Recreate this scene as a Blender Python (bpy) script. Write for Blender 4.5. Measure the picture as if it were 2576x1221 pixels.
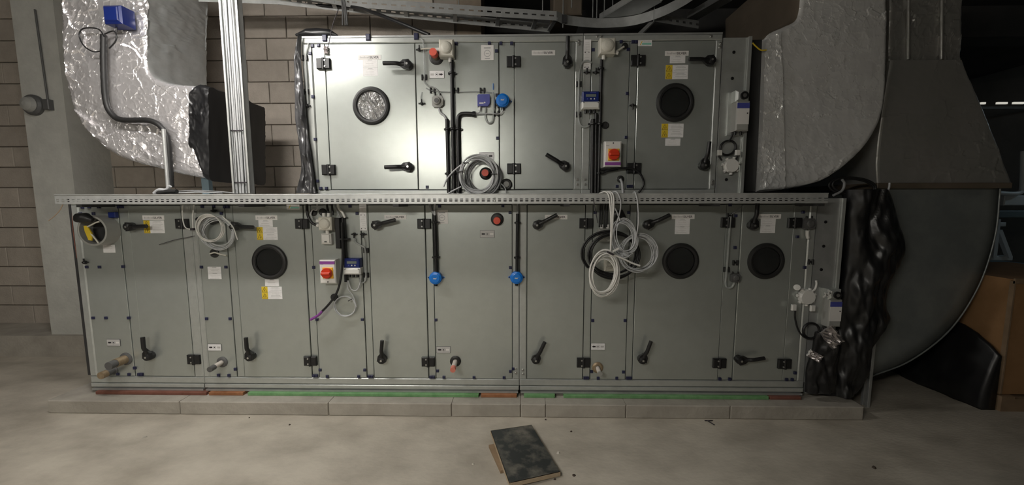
import bpy, math, random
from mathutils import Vector, Matrix, noise
random.seed(7)
for o in list(bpy.data.objects): bpy.data.objects.remove(o)
scn = bpy.context.scene
COL = scn.collection
# ------------------------------------------------------------------ camera
W_, H_, F_ = 2576.0, 1221.0, 970.0
CAM = Vector((0, -2.88, 1.6))
PITCH, YAW, ROLL = math.radians(5.78), math.radians(1.061), math.radians(-0.082)
ROT = Matrix.Rotation(YAW, 3, 'Z') @ Matrix.Rotation(math.pi/2 - PITCH, 3, 'X') @ Matrix.Rotation(ROLL, 3, 'Z')
cd = bpy.data.cameras.new('camera'); cam = bpy.data.objects.new('camera', cd); COL.objects.link(cam)
cd.sensor_fit = 'HORIZONTAL'; cd.sensor_width = 36; cd.lens = 36*F_/W_; cd.clip_start = .05
cam.matrix_world = Matrix.Translation(CAM) @ ROT.to_4x4()
scn.camera = cam
# ------------------------------------------------------------------ world and exposure
wd = bpy.data.worlds.new('world'); scn.world = wd; wd.use_nodes = True
bg = wd.node_tree.nodes['Background']; bg.inputs[0].default_value = (.55, .62, .7, 1); bg.inputs[1].default_value = .012
vs = scn.view_settings; vs.view_transform = 'Standard'; vs.look = 'None'; vs.gamma = 1; vs.exposure = 0.15
try: vs.use_curve_mapping = False
except Exception: pass
# strength of each fluorescent batten, used by the luminaire builder below
LAMPS = [  # centre, length, strength, colour, label
    ((-2.15, -.9, 3.15), 1.25, 74.0, (1, .955, .90), 'lit fluorescent batten hung above the upper unit beside the cable ladder'),
    ((-1.35, -3.6, 2.5), 1.5, 88.0, (1, .955, .86), 'lit fluorescent batten hung over the open floor facing the units'),
    ((-4.2, -3.8, 2.7), 1.3, 38.0, (1, .94, .84), 'lit fluorescent batten hung over the floor towards the concrete pillar'),
    ((8.7, 1.6, 3.4), .6, 22.0, (.7, .9, 1), 'small cold white batten over the far equipment frame'),
]

def ray(px, py): return ROT @ Vector(((px - W_/2)/F_, -(py - H_/2)/F_, -1))
def U(px, py, Y=0.0):                       # pixel -> point on the upright plane at depth Y
    v = ray(px, py); return CAM + v*((Y - CAM.y)/v.y)
def G(px, py, z=0.0):                       # pixel -> point on the level plane at height z
    v = ray(px, py); return CAM + v*((z - CAM.z)/v.z)
def PX(px, py, Y=0.0): return U(px, py, Y).x
def PZ(px, py, Y=0.0): return U(px, py, Y).z
def SC(Y=0.0): return (Y - CAM.y)/F_        # metres per pixel near the horizon

# ------------------------------------------------------------------ materials
MATS = {}
def M(name, c=(.5, .5, .5), r=.5, m=0.0, c2=None, ns=6.0, bump=0.0, bs=40.0, rv=0.0, spec=None, objrand=0.0, stretch=None, trans=0.0, coat=0.0, detail=5.0, ridge=False, contrast=(.35, .65)):
    mt = bpy.data.materials.new(name); mt.use_nodes = True
    nt = mt.node_tree; b = nt.nodes['Principled BSDF']
    b.inputs['Base Color'].default_value = (*c, 1); b.inputs['Roughness'].default_value = r; b.inputs['Metallic'].default_value = m
    if spec is not None: b.inputs['Specular IOR Level'].default_value = spec
    if trans: b.inputs['Transmission Weight'].default_value = trans; b.inputs['IOR'].default_value = 1.3
    if coat: b.inputs['Coat Weight'].default_value = coat; b.inputs['Coat Roughness'].default_value = .15
    L = nt.links.new
    if c2 or bump or rv:
        tc = nt.nodes.new('ShaderNodeTexCoord'); mp = nt.nodes.new('ShaderNodeMapping')
        geo = nt.nodes.new('ShaderNodeNewGeometry'); L(geo.outputs['Position'], mp.inputs[0])
        if stretch: mp.inputs['Scale'].default_value = stretch
    if c2 or rv:
        n = nt.nodes.new('ShaderNodeTexNoise'); n.inputs['Scale'].default_value = ns; n.inputs['Detail'].default_value = detail; n.inputs['Roughness'].default_value = .6
        L(mp.outputs[0], n.inputs['Vector'])
        cr = nt.nodes.new('ShaderNodeValToRGB'); L(n.outputs[0], cr.inputs[0])
        cr.color_ramp.elements[0].position = contrast[0]; cr.color_ramp.elements[1].position = contrast[1]
        cr.color_ramp.elements[0].color = (*c, 1); cr.color_ramp.elements[1].color = (*(c2 or c), 1)
        if objrand:
            oi = nt.nodes.new('ShaderNodeObjectInfo'); hs = nt.nodes.new('ShaderNodeHueSaturation')
            mr = nt.nodes.new('ShaderNodeMapRange'); mr.inputs[3].default_value = 1 - objrand; mr.inputs[4].default_value = 1 + objrand
            L(oi.outputs['Random'], mr.inputs[0]); L(mr.outputs[0], hs.inputs['Value']); L(cr.outputs[0], hs.inputs['Color']); L(hs.outputs[0], b.inputs['Base Color'])
        else: L(cr.outputs[0], b.inputs['Base Color'])
        if rv:
            m2 = nt.nodes.new('ShaderNodeMapRange'); m2.inputs[3].default_value = r - rv; m2.inputs[4].default_value = r + rv
            L(n.outputs[0], m2.inputs[0]); L(m2.outputs[0], b.inputs['Roughness'])
    if bump:
        n2 = nt.nodes.new('ShaderNodeTexNoise'); n2.inputs['Scale'].default_value = bs; n2.inputs['Detail'].default_value = 6
        if ridge: n2.noise_type = 'RIDGED_MULTIFRACTAL'
        L(mp.outputs[0], n2.inputs['Vector'])
        bp = nt.nodes.new('ShaderNodeBump'); bp.inputs['Strength'].default_value = bump; bp.inputs['Distance'].default_value = .01
        L(n2.outputs[0], bp.inputs['Height']); L(bp.outputs[0], b.inputs['Normal'])
    MATS[name] = mt; return mt

def emis(name, c, s):
    mt = bpy.data.materials.new(name); mt.use_nodes = True; nt = mt.node_tree
    nt.nodes.remove(nt.nodes['Principled BSDF']); e = nt.nodes.new('ShaderNodeEmission')
    e.inputs[0].default_value = (*c, 1); e.inputs[1].default_value = s
    nt.links.new(e.outputs[0], nt.nodes['Material Output'].inputs[0]); MATS[name] = mt; return mt

M('floor', (.36, .325, .27), .7, c2=(.54, .495, .42), ns=2.1, bump=.25, bs=30, rv=.12, detail=11, contrast=(.34, .62), stretch=(1, 1.6, 1))
M('concrete', (.32, .295, .255), .85, c2=(.42, .39, .34), ns=5, bump=.4, bs=35, detail=8)
M('pillar', (.44, .44, .41), .85, c2=(.54, .54, .50), ns=4, bump=.3, bs=30, detail=8)
M('ceiling', (.05, .05, .05), .9, c2=(.075, .073, .07), ns=2)
M('wallpaint', (.20, .19, .175), .9, c2=(.24, .23, .21), ns=2)
M('block', (.40, .355, .305), .9, c2=(.46, .41, .355), ns=9, bump=.4, bs=60, objrand=.07, detail=8)
M('mortar', (.26, .23, .20), .95, c2=(.30, .265, .23), ns=12)
M('shaded_reveal', (.20, .16, .12), .9, c2=(.26, .21, .16), ns=7)  # wall-end reveal, its shade put into the dark brown colour
M('galv', (.465, .495, .47), .33, .6, c2=(.50, .53, .505), ns=12, detail=9, contrast=(.3, .7))
M('galv_frame', (.49, .51, .49), .34, .5, c2=(.54, .56, .54), ns=20)
M('galv_side', (.38, .39, .385), .42, .5, c2=(.46, .47, .465), ns=9, rv=.06)
M('galv_tray', (.50, .51, .50), .4, .5, c2=(.60, .61, .60), ns=14, rv=.06)
M('galv_duct', (.27, .295, .295), .42, .5, c2=(.33, .355, .35), ns=7, rv=.06)
M('dark_metal', (.05, .05, .052), .55, .3)
M('core', (.03, .03, .03), .8)
M('black', (.012, .012, .013), .42)
M('black_rubber', (.018, .018, .018), .5)
M('black_sheet', (.008, .008, .009), .33, c2=(.016, .016, .017), ns=8, bump=.5, bs=9, ridge=True, stretch=(1, 1, .35))
M('grey_sheet', (.05, .05, .052), .26, .35, c2=(.12, .12, .125), ns=6, bump=.6, bs=16, ridge=True)
M('clip', (.018, .02, .06), .45)
M('screw', (.6, .6, .58), .3, .9)
M('white_pl', (.70, .69, .66), .45)
M('beige_pl', (.62, .60, .53), .5)
M('paper', (.76, .75, .75), .7, c2=(.82, .81, .81), ns=40)
M('plate', (.74, .72, .70), .5)
M('ink', (.03, .025, .03), .6)
M('faint_ink', (.50, .49, .48), .6)
M('grey_ink', (.34, .34, .34), .6)
M('yellow', (.72, .52, .03), .5)
M('green_print', (.25, .55, .45), .5)
M('green', (.13, .30, .12), .8, c2=(.19, .37, .17), ns=20)
M('red_strip', (.16, .06, .04), .85, c2=(.21, .085, .06), ns=15)
M('brown_strip', (.27, .11, .045), .8, c2=(.34, .15, .07), ns=20)
M('red', (.62, .045, .015), .32)
M('red_cap', (.72, .11, .07), .5)
M('pink_cap', (.68, .22, .16), .5)
M('amber', (.80, .42, .03), .4)
M('purple', (.24, .06, .30), .45)
M('blue', (.006, .17, .62), .32)
M('blue_dark', (.008, .02, .14), .35)
M('blue_mid', (.07, .08, .33), .4)
M('lcd', (.16, .19, .18), .3)
M('grey_pl', (.33, .33, .31), .45)
M('grey_dark', (.10, .10, .10), .5)
M('clear_tube', (.58, .60, .59), .25, trans=.55)
M('cable', (.47, .48, .49), .42)
M('cable_dk', (.24, .245, .25), .45)
M('copper', (.55, .42, .30), .4, .5)
M('brass_old', (.30, .22, .14), .45, .5, c2=(.4, .31, .2), ns=30)
M('pipe_white', (.62, .57, .52), .5)
M('glass', (.9, .93, .92), .03, trans=1.0)
M('foil', (.92, .89, .90), .25, .7, c2=(.82, .80, .81), ns=5, rv=.08, bump=.4, bs=30, ridge=True)
M('foil_scrap', (.7, .66, .66), .3, .9, bump=.5, bs=60)
M('foil_dull', (.40, .40, .375), .34, .5, c2=(.44, .43, .41), ns=4, rv=.08, bump=.18, bs=18, ridge=True)
M('foil_grey', (.80, .80, .79), .27, .35, c2=(.88, .88, .87), ns=4, rv=.07, bump=.35, bs=14, ridge=True)
M('brown_duct', (.14, .115, .085), .6, .2, c2=(.18, .145, .11), ns=3)
M('cardboard', (.30, .165, .07), .85, c2=(.36, .20, .09), ns=6)
M('wood', (.22, .15, .09), .8, c2=(.30, .21, .13), ns=8)
M('ply_edge', (.50, .40, .28), .8, c2=(.36, .28, .19), ns=40, stretch=(1, 1, 12))
M('ply_film', (.028, .032, .032), .5, c2=(.20, .185, .155), ns=9, detail=12, contrast=(.46, .74), rv=.1)
M('debris', (.06, .045, .035), .9)
M('debris_pale', (.6, .57, .5), .8)
M('paint_white', (.7, .75, .78), .4)
M('paint_blue', (.16, .22, .25), .5)

# ------------------------------------------------------------------ mesh builder
ORI = {}
class MB:
    def __init__(s): s.v = []; s.f = []; s.mi = []; s.sm = []; s.mats = []
    def _m(s, n):
        if n not in s.mats: s.mats.append(n)
        return s.mats.index(n)
    def add(s, vs, fs, mat, smooth=False):
        k = len(s.v); s.v += [Vector(p) for p in vs]; i = s._m(mat)
        for f in fs: s.f.append([k + a for a in f]); s.mi.append(i); s.sm.append(smooth)
        return s
    def box(s, x0, x1, y0, y1, z0, z1, mat, ch=0.0):
        if x0 > x1: x0, x1 = x1, x0
        if z0 > z1: z0, z1 = z1, z0
        if not ch:
            vs = [(x0,y0,z0),(x1,y0,z0),(x1,y1,z0),(x0,y1,z0),(x0,y0,z1),(x1,y0,z1),(x1,y1,z1),(x0,y1,z1)]
            return s.add(vs, [(0,1,5,4),(1,2,6,5),(2,3,7,6),(3,0,4,7),(4,5,6,7),(3,2,1,0)], mat)
        c = min(ch, (x1-x0)*.45, (z1-z0)*.45)
        vs = [(x0,y1,z0),(x1,y1,z0),(x1,y1,z1),(x0,y1,z1),(x0,y0+c,z0),(x1,y0+c,z0),(x1,y0+c,z1),(x0,y0+c,z1),
              (x0+c,y0,z0+c),(x1-c,y0,z0+c),(x1-c,y0,z1-c),(x0+c,y0,z1-c)]
        fs = [(3,2,1,0),(0,1,5,4),(1,2,6,5),(2,3,7,6),(3,0,4,7),(4,5,9,8),(5,6,10,9),(6,7,11,10),(7,4,8,11),(8,9,10,11)]
        return s.add(vs, fs, mat)
    def obox(s, c, ax, ay, az, mat):          # oriented box from half-axis vectors
        c, ax, ay, az = Vector(c), Vector(ax), Vector(ay), Vector(az)
        vs = [c + ax*i + ay*j + az*k for k in (-1, 1) for j, i in ((-1,-1),(-1,1),(1,1),(1,-1))]
        return s.add(vs, [(0,1,5,4),(1,2,6,5),(2,3,7,6),(3,0,4,7),(4,5,6,7),(3,2,1,0)], mat)
    def beam(s, a, b, w, h, mat, up=(0,0,1)):
        a, b = Vector(a), Vector(b); d = b - a; n = d.cross(Vector(up))
        if n.length < 1e-6: n = d.cross(Vector((0,1,0)))
        n.normalize(); u = n.cross(d).normalized()
        return s.obox((a+b)/2, d/2, n*w/2, u*h/2, mat)
    def tube(s, pts, r, mat, n=8, closed=False, caps=True):
        pts = [Vector(p) for p in pts]; N = len(pts); rs = r if isinstance(r, (list, tuple)) else [r]*N
        vs = []; fs = []; prev = None
        for i, p in enumerate(pts):
            if closed: t = pts[(i+1) % N] - pts[i-1]
            else: t = pts[min(i+1, N-1)] - pts[max(i-1, 0)]
            if t.length < 1e-9: t = Vector((0,0,1))
            t.normalize()
            if prev is None:
                a = Vector((0,1,0)) if abs(t.y) < .9 else Vector((1,0,0)); x = t.cross(a).normalized()
            else: x = (prev - t*prev.dot(t)).normalized()
            prev = x; y = t.cross(x)
            for k in range(n):
                an = 2*math.pi*k/n; vs.append(p + (x*math.cos(an) + y*math.sin(an))*rs[i])
        for i in range(N if closed else N-1):
            a, b = i*n, ((i+1) % N)*n
            for k in range(n): fs.append((a+k, a+(k+1) % n, b+(k+1) % n, b+k))
        s.add(vs, fs, mat, True)
        if caps and not closed:
            s.add(vs[:n], [tuple(range(n))[::-1]], mat); s.add(vs[-n:], [tuple(range(n))], mat)
        return s
    def lathe(s, c, prof, mat, n=24, ax=(0,-1,0), capend=True):   # profile of (radius, height along ax)
        c = Vector(c); ax = Vector(ax).normalized(); a = Vector((0,0,1)) if abs(ax.z) < .9 else Vector((1,0,0))
        x = ax.cross(a).normalized(); y = ax.cross(x); vs = []; fs = []
        for (r, h) in prof:
            for k in range(n):
                an = 2*math.pi*k/n; vs.append(c + ax*h + (x*math.cos(an) + y*math.sin(an))*r)
        for i in range(len(prof)-1):
            for k in range(n): fs.append((i*n+k, i*n+(k+1) % n, (i+1)*n+(k+1) % n, (i+1)*n+k))
        s.add(vs, fs, mat, False)
        if capend: s.add(vs[-n:], [tuple(range(n))], mat)
        return s
    def prism(s, poly, y0, y1, mat):          # polygon of (x, z), extruded in y
        n = len(poly); vs = [(x, y0, z) for x, z in poly] + [(x, y1, z) for x, z in poly]
        fs = [tuple(range(n)), tuple(range(2*n-1, n-1, -1))] + [(i, n+i, n+(i+1) % n, (i+1) % n) for i in range(n)]
        return s.add(vs, fs, mat)
    def mesh(s, name, o=Vector((0,0,0))):
        me = bpy.data.meshes.new(name); me.from_pydata([p - o for p in s.v], [], s.f)
        for m in s.mats: me.materials.append(MATS[m])
        me.polygons.foreach_set('material_index', s.mi); me.polygons.foreach_set('use_smooth', s.sm)
        me.update(); return me
    def build(s, name, parent=None, origin=None):
        if parent is not None: o = ORI[parent.name]
        elif origin is not None: o = Vector(origin)
        else:
            n = len(s.v); o = Vector((sum(p.x for p in s.v)/n, sum(p.y for p in s.v)/n, min(p.z for p in s.v)))
        ob = bpy.data.objects.new(name, s.mesh(name, o)); COL.objects.link(ob)
        ORI[ob.name] = o
        if parent is not None: ob.parent = parent
        else: ob.location = o
        return ob
def tag(o, label, cat, group=None):
    o['label'] = label; o['category'] = cat
    if group: o['group'] = group
    return o
def thing(name, label, cat, loc, group=None):
    o = bpy.data.objects.new(name, None); COL.objects.link(o); o.location = loc; o.empty_display_size = .05
    ORI[o.name] = Vector(loc); return tag(o, label, cat, group)
def struct(o): o['kind'] = 'structure'; return o
def inst(name, me, parent, loc, ry=0.0):     # an object sharing mesh data, placed at a world point
    o = bpy.data.objects.new(name, me); COL.objects.link(o); o.parent = parent
    o.location = Vector(loc) - ORI[parent.name]; o.rotation_euler = (0, ry, 0); ORI[o.name] = Vector(loc); return o
def smooth_path(pts, n=8):                   # Catmull-Rom
    P = [Vector(p) for p in pts]; P = [P[0]*2 - P[1]] + P + [P[-1]*2 - P[-2]]; out = []
    for i in range(1, len(P)-2):
        for k in range(n):
            t = k/n; a, b, c, d = P[i-1], P[i], P[i+1], P[i+2]
            out.append(.5*((2*b) + (c-a)*t + (2*a-5*b+4*c-d)*t*t + (3*b-a-3*c+d)*t**3))
    out.append(P[-2]); return out
def upath(pts, Y=0.0, n=6): return smooth_path([U(p[0], p[1], p[2] if len(p) > 2 else Y) for p in pts], n)

# ================================================================== SETTING
floor_ = struct(MB().box(-7.2, 10.5, -8.6, 9.6, -.12, 0, 'floor').build('floor', origin=(0,0,0)))
struct(MB().box(-7.2, 10.5, -8.6, 9.6, 4.4, 4.55, 'ceiling').build('ceiling', origin=(0,0,4.4)))
YW = 1.4
WB = struct(MB().box(-7.0, -.66, YW+.012, YW+.25, 0, 4.4, 'mortar').build('wall_back', origin=(0,0,0)))
struct(MB().box(-7.2, -7.0, -8.4, YW+.25, 0, 4.4, 'wallpaint').build('wall_left', origin=(0,0,0)))
struct(MB().box(10.3, 10.5, -8.4, 9.4, 0, 4.4, 'wallpaint').build('wall_right', origin=(0,0,0)))
struct(MB().box(-7.2, 10.5, -8.6, -8.4, 0, 4.4, 'wallpaint').build('wall_front', origin=(0,0,0)))
struct(MB().box(-.66, 10.5, 9.4, 9.6, 0, 4.4, 'ceiling').build('wall_far', origin=(0,0,0)))
struct(MB().box(-.655, -.40, YW-.02, YW+.4, 0, 4.4, 'shaded_reveal').build('trim_1', origin=(0,0,0)))
bm_ = MB().box(-.22, .22, -.014, .03, -.1075, .1075, 'block', .004).mesh('block')
hm_ = MB().box(-.11, .11, -.014, .03, -.1075, .1075, 'block', .004).mesh('half_block')
zc = .335; row = 0
z_ref = PZ(700, 471, YW) % .225           # a bed joint seen beside the upper unit
z = z_ref - .225 + .1125
while z < 4.3:
    x = -6.6 + (.225 if row % 2 else 0) + .07
    while x < -.9:
        hid = (x > -3.0 and z < 1.45) or (-1.9 < x and z < 2.75)
        if not hid and z > .25:
            inst('block', bm_, WB, (x, YW + random.uniform(-.002, .002), z))
        x += .45
    z += .225; row += 1
# ledge and pillar at the left
struct(MB().box(-7.0, -3.55, .95, YW, 0, .225, 'concrete').build('trim_2', origin=(0,0,0)))
pl = PX(66, 330, 1.0); pr = PX(190, 500, 1.0)
struct(MB().box(pl, pr, 1.0, YW+.01, .225, 4.4, 'pillar').build('wall_pillar', origin=(0,0,0)))
# concrete plinth: blocks butted with open joints over a darker core
KZ = .1034; KY0, KY1 = -.131, 1.3
kx0, kx1 = PX(118, 1005, KY0), PX(2174, 1030, KY0)
plinth = tag(MB().box(kx0+.02, kx1-.02, KY0+.012, KY1, .0, KZ-.004, 'mortar').build('concrete_plinth', origin=((kx0+kx1)/2, 0, 0)),
             'long low concrete plinth under the air handling units', 'plinth')
ks = [kx0] + [PX(p, 1030, KY0) for p in (452, 826, 1136, 1310, 1373, 1575, 1838)] + [kx1]
for a, b in zip(ks[:-1], ks[1:]):
    g = .0022
    MB().box(a + (g if a != kx0 else 0), b - (g if b != kx1 else 0), KY0, KY1 + .004, .0005, KZ, 'concrete', .006).build('plinth_block', plinth)

# ================================================================== AIR HANDLING UNITS
YD = 1.22                                     # depth of the casing
ZL0, ZL1 = PZ(1300, 953), PZ(1300, 516)       # lower row of panels
ZB = .128                                     # bottom of base
ZRL = 1.648                                   # top of lower casing
ZU0, ZU1 = PZ(1300, 476.5), PZ(1300, 107)     # upper row of panels
ZUT = PZ(1300, 86)
# shared small parts
def handle_mesh():
    m = MB()
    m.lathe((0,0,0), [(.030,0),(.032,.012),(.033,.035),(.028,.052),(.012,.058)], 'black', 14)
    m.prism([(-.012,-.034),(.03,-.03),(.05,-.014),(.052,.014),(.03,.03),(-.012,.034)], -.050, -.030, 'black')
    m.tube([(.02,-.042,0),(.05,-.044,0),(.068,-.058,0),(.082,-.062,0),(.165,-.062,0)], [.017,.0155,.0145,.0145,.0145], 'black', 8)
    m.lathe((0,-.057,0), [(.008,0),(.008,.003)], 'screw', 8)
    return m.mesh('handle')
def hinge_mesh():
    m = MB()
    m.box(-.050, -.006, -.020, 0, -.037, .037, 'black', .005); m.box(.006, .050, -.020, 0, -.037, .037, 'black', .005)
    m.tube([(0,-.014,-.039),(0,-.014,.039)], .012, 'black', 10)
    for dz in (-.021, .021): m.lathe((.014,-.019,dz), [(.007,0),(.006,.005)], 'screw', 8)
    return m.mesh('hinge')
HANDLE, HINGE = handle_mesh(), hinge_mesh()
CLIP = MB().box(-.0105, .0105, -.010, .002, -.0105, .0105, 'clip', .002).mesh('panel_clip')
BOLT = MB().lathe((0,0,0), [(.011,0),(.011,.003),(.007,.003),(.006,.008)], 'screw', 8).mesh('bolt')
def text_geo(txt, size):
    cu = bpy.data.curves.new('txt', 'FONT'); cu.body = txt; cu.size = size; cu.align_x = 'LEFT'; cu.offset = size*.018; cu.resolution_u = 3
    ob = bpy.data.objects.new('txt', cu); COL.objects.link(ob)
    me = ob.to_mesh(); vs = [v.co.copy() for v in me.vertices]; fs = [tuple(p.vertices) for p in me.polygons]
    ob.to_mesh_clear(); bpy.data.objects.remove(ob); bpy.data.curves.remove(cu); return vs, fs
def put_text(m, txt, x, z, y, w, h, mat):
    vs, fs = text_geo(txt, 1.0)
    if not vs: return
    x0 = min(v.x for v in vs); x1 = max(v.x for v in vs); y0 = min(v.y for v in vs); y1 = max(v.y for v in vs)
    m.add([(x + (v.x-x0)/(x1-x0)*w, y, z + (v.y-y0)/(y1-y0)*h) for v in vs], fs, mat)
def nameplate_mesh():
    m = MB(); w, h = .166, .034
    m.box(-w/2, w/2, -.002, 0, -h/2, h/2, 'plate')
    for i in range(7): m.box(-.07+i*.0102, -.063+i*.0102, -.0022, -.002, -.007, .004 if i % 3 else .007, 'faint_ink')
    put_text(m, 'SILVER', .001, -.008, -.0024, .067, .016, 'ink'); return m.mesh('nameplate')
NAMEPLATE = nameplate_mesh()
def rows(m, x0, x1, z0, z1, n, y, mat='grey_ink', hh=.0016):
    rnd = random.Random(int(abs(x0)*1e4) + n)
    for i in range(n):
        z = z1 - (i+.7)*(z1-z0)/(n+.4); a = rnd.uniform(.0, .25)*(x1-x0); b = rnd.uniform(0, .25)*(x1-x0)
        m.box(x0+a, x1-b, y-.0003, y, z-hh/2, z+hh/2, mat)
def paper_mesh(w, h, halves=1, n=3):
    m = MB(); hh = h/halves
    for i in range(halves):
        z0 = -h/2 + i*hh; m.box(-w/2, w/2, -.0012, 0, z0+.0008*(halves > 1), z0+hh-.0008*(halves > 1), 'paper')
        rows(m, -w*.4, w*.4, z0, z0+hh, n, -.0012, 'faint_ink')
        m.box(-.016, .016, -.0016, -.0012, z0+hh-.006, z0+hh-.003, 'grey_ink')
    return m.mesh('paper_label')
def warn_mesh():
    m = MB(); w, h = .158, .098
    for i in (0, 1):
        z0 = -h/2 + i*h/2 + .0006; z1 = z0 + h/2 - .0012
        m.box(-w/2, w/2, -.0012, 0, z0, z1, 'paper'); m.box(-w/2, -w/2+.047, -.0018, -.0012, z0, z1, 'yellow')
        cx = -w/2 + .0235; zc = (z0+z1)/2
        A, B, C = (cx, zc+.019), (cx-.02, zc-.018), (cx+.02, zc-.018)
        for p, q, t in ((A, B, .0024), (B, C, .0015), (C, A, .0015)):
            m.beam((p[0], -.0021, p[1]), (q[0], -.0021, q[1]), t, .0006, 'ink', up=(0, 1, 0))
        m.prism([(cx-.002, zc-.013), (cx+.001, zc-.013), (cx+.004, zc-.002), (cx+.001, zc-.002), (cx+.004, zc+.008), (cx-.003, zc-.004), (cx, zc-.004)], -.0024, -.0018, 'ink')
        rows(m, -w/2+.055, w/2-.006, z0, z1, 4, -.0012)
    return m.mesh('warning_label')
WARN = warn_mesh()
PAPER2 = paper_mesh(.108, .116, 2, 3); PAPER1 = paper_mesh(.108, .052, 1, 3); PAPERB = paper_mesh(.104, .098, 2, 4); PAPERA = paper_mesh(.094, .06, 1, 3)
def arrow_mesh(sgn, pale):
    m = MB(); w, h = .108, .054
    m.box(-w/2, w/2, -.0014, 0, -h/2, h/2, 'ink'); m.box(-w/2+.0015, w/2-.0015, -.002, -.0014, -h/2+.0015, h/2-.0015, 'paper' if pale else 'faint_ink')
    m.prism([(sgn*a, b) for a, b in [(.018,-.006),(.034,-.006),(.034,-.009),(.046,0),(.034,.009),(.034,.006),(.018,.006)]], -.0024, -.002, 'ink')
    m.lathe((0,-.002,0), [(.0125,0),(.0125,.0005)], 'grey_ink', 14); m.lathe((0,-.0024,0), [(.010,0),(.010,.0004)], 'paper' if pale else 'faint_ink', 14); m.lathe((0,-.0027,0), [(.005,0),(.005,.0005)], 'ink', 10)
    m.box(-sgn*.02, -sgn*.045, -.0022, -.002, -.007, .007, 'faint_ink' if pale else 'plate')
    return m.mesh('flow_arrow_plate')
ARROW_R, ARROW_L, ARROW_RP, ARROW_LP = arrow_mesh(1, 0), arrow_mesh(-1, 0), arrow_mesh(1, 1), arrow_mesh(-1, 1)
def dial_mesh():
    m = MB(); m.box(-.045, .045, -.0012, 0, -.052, .052, 'plate')
    m.box(-.024, .024, -.0016, -.0012, .028, .036, 'grey_ink')
    vs = []; n = 24
    for r in (.0235, .020):
        for k in range(n): vs.append((r*math.cos(2*math.pi*k/n), -.0016, -.006 + r*math.sin(2*math.pi*k/n)))
    m.add(vs, [(k, (k+1) % n, n+(k+1) % n, n+k) for k in range(n)], 'grey_ink')
    m.box(-.011, .011, -.0016, -.0012, -.0085, -.0045, 'grey_ink'); m.box(-.018, .018, -.0016, -.0012, -.042, -.038, 'grey_ink'); return m.mesh('reading_label')
DIAL = dial_mesh()
def strip_mesh(h):
    m = MB(); w = .052
    m.box(-w/2, w/2, -.0016, 0, 0, h/2-.001, 'paper'); m.box(-w/2, w/2, -.0016, 0, -h/2, -.001, 'paper')
    for s_ in (-1, 1): rows(m, -.02, .02, s_*h/4-h/5, s_*h/4+h/5, 5, -.0016, 'faint_ink'); m.box(-.018, -.012, -.0022, -.0016, s_*h/4-h/5, s_*h/4-h/5+.008, 'ink'); m.box(.01, .014, -.0022, -.0016, s_*h/4-h/5, s_*h/4-h/5+.008, 'ink')
    return m.mesh('strip_label')
STRIP = strip_mesh(.205)
def cert_mesh():
    m = MB(); m.box(-.049, .049, -.0012, 0, -.02, .02, 'paper'); m.box(-.02, .045, -.0017, -.0012, -.012, .001, 'green_print')
    m.beam((-.033,-.0016,-.014), (-.02,-.0016,.012), .005, .0006, 'yellow', up=(0,1,0)); m.box(-.01, .04, -.0017, -.0012, .007, .010, 'faint_ink'); return m.mesh('certificate_sticker')
CERT = cert_mesh()
def tap_mesh():                               # small pressure tapping with wing
    m = MB(); m.lathe((0,0,0), [(.012,0),(.010,.02),(.005,.024)], 'black', 10)
    m.box(-.024, .024, -.012, -.004, -.004, .006, 'black', .002); m.tube([(0,-.014,0),(0,-.014,.03)], .005, 'black', 6); return m.mesh('pressure_tap')
TAP = tap_mesh()
def tclip_mesh():                             # H shaped tube clip
    m = MB(); m.box(-.02, -.008, -.014, 0, -.019, .019, 'black', .003); m.box(.008, .02, -.014, 0, -.019, .019, 'black', .003); m.box(-.01, .01, -.008, 0, -.006, .006, 'black'); return m.mesh('tube_clip')
TCLIP = tclip_mesh()

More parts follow.
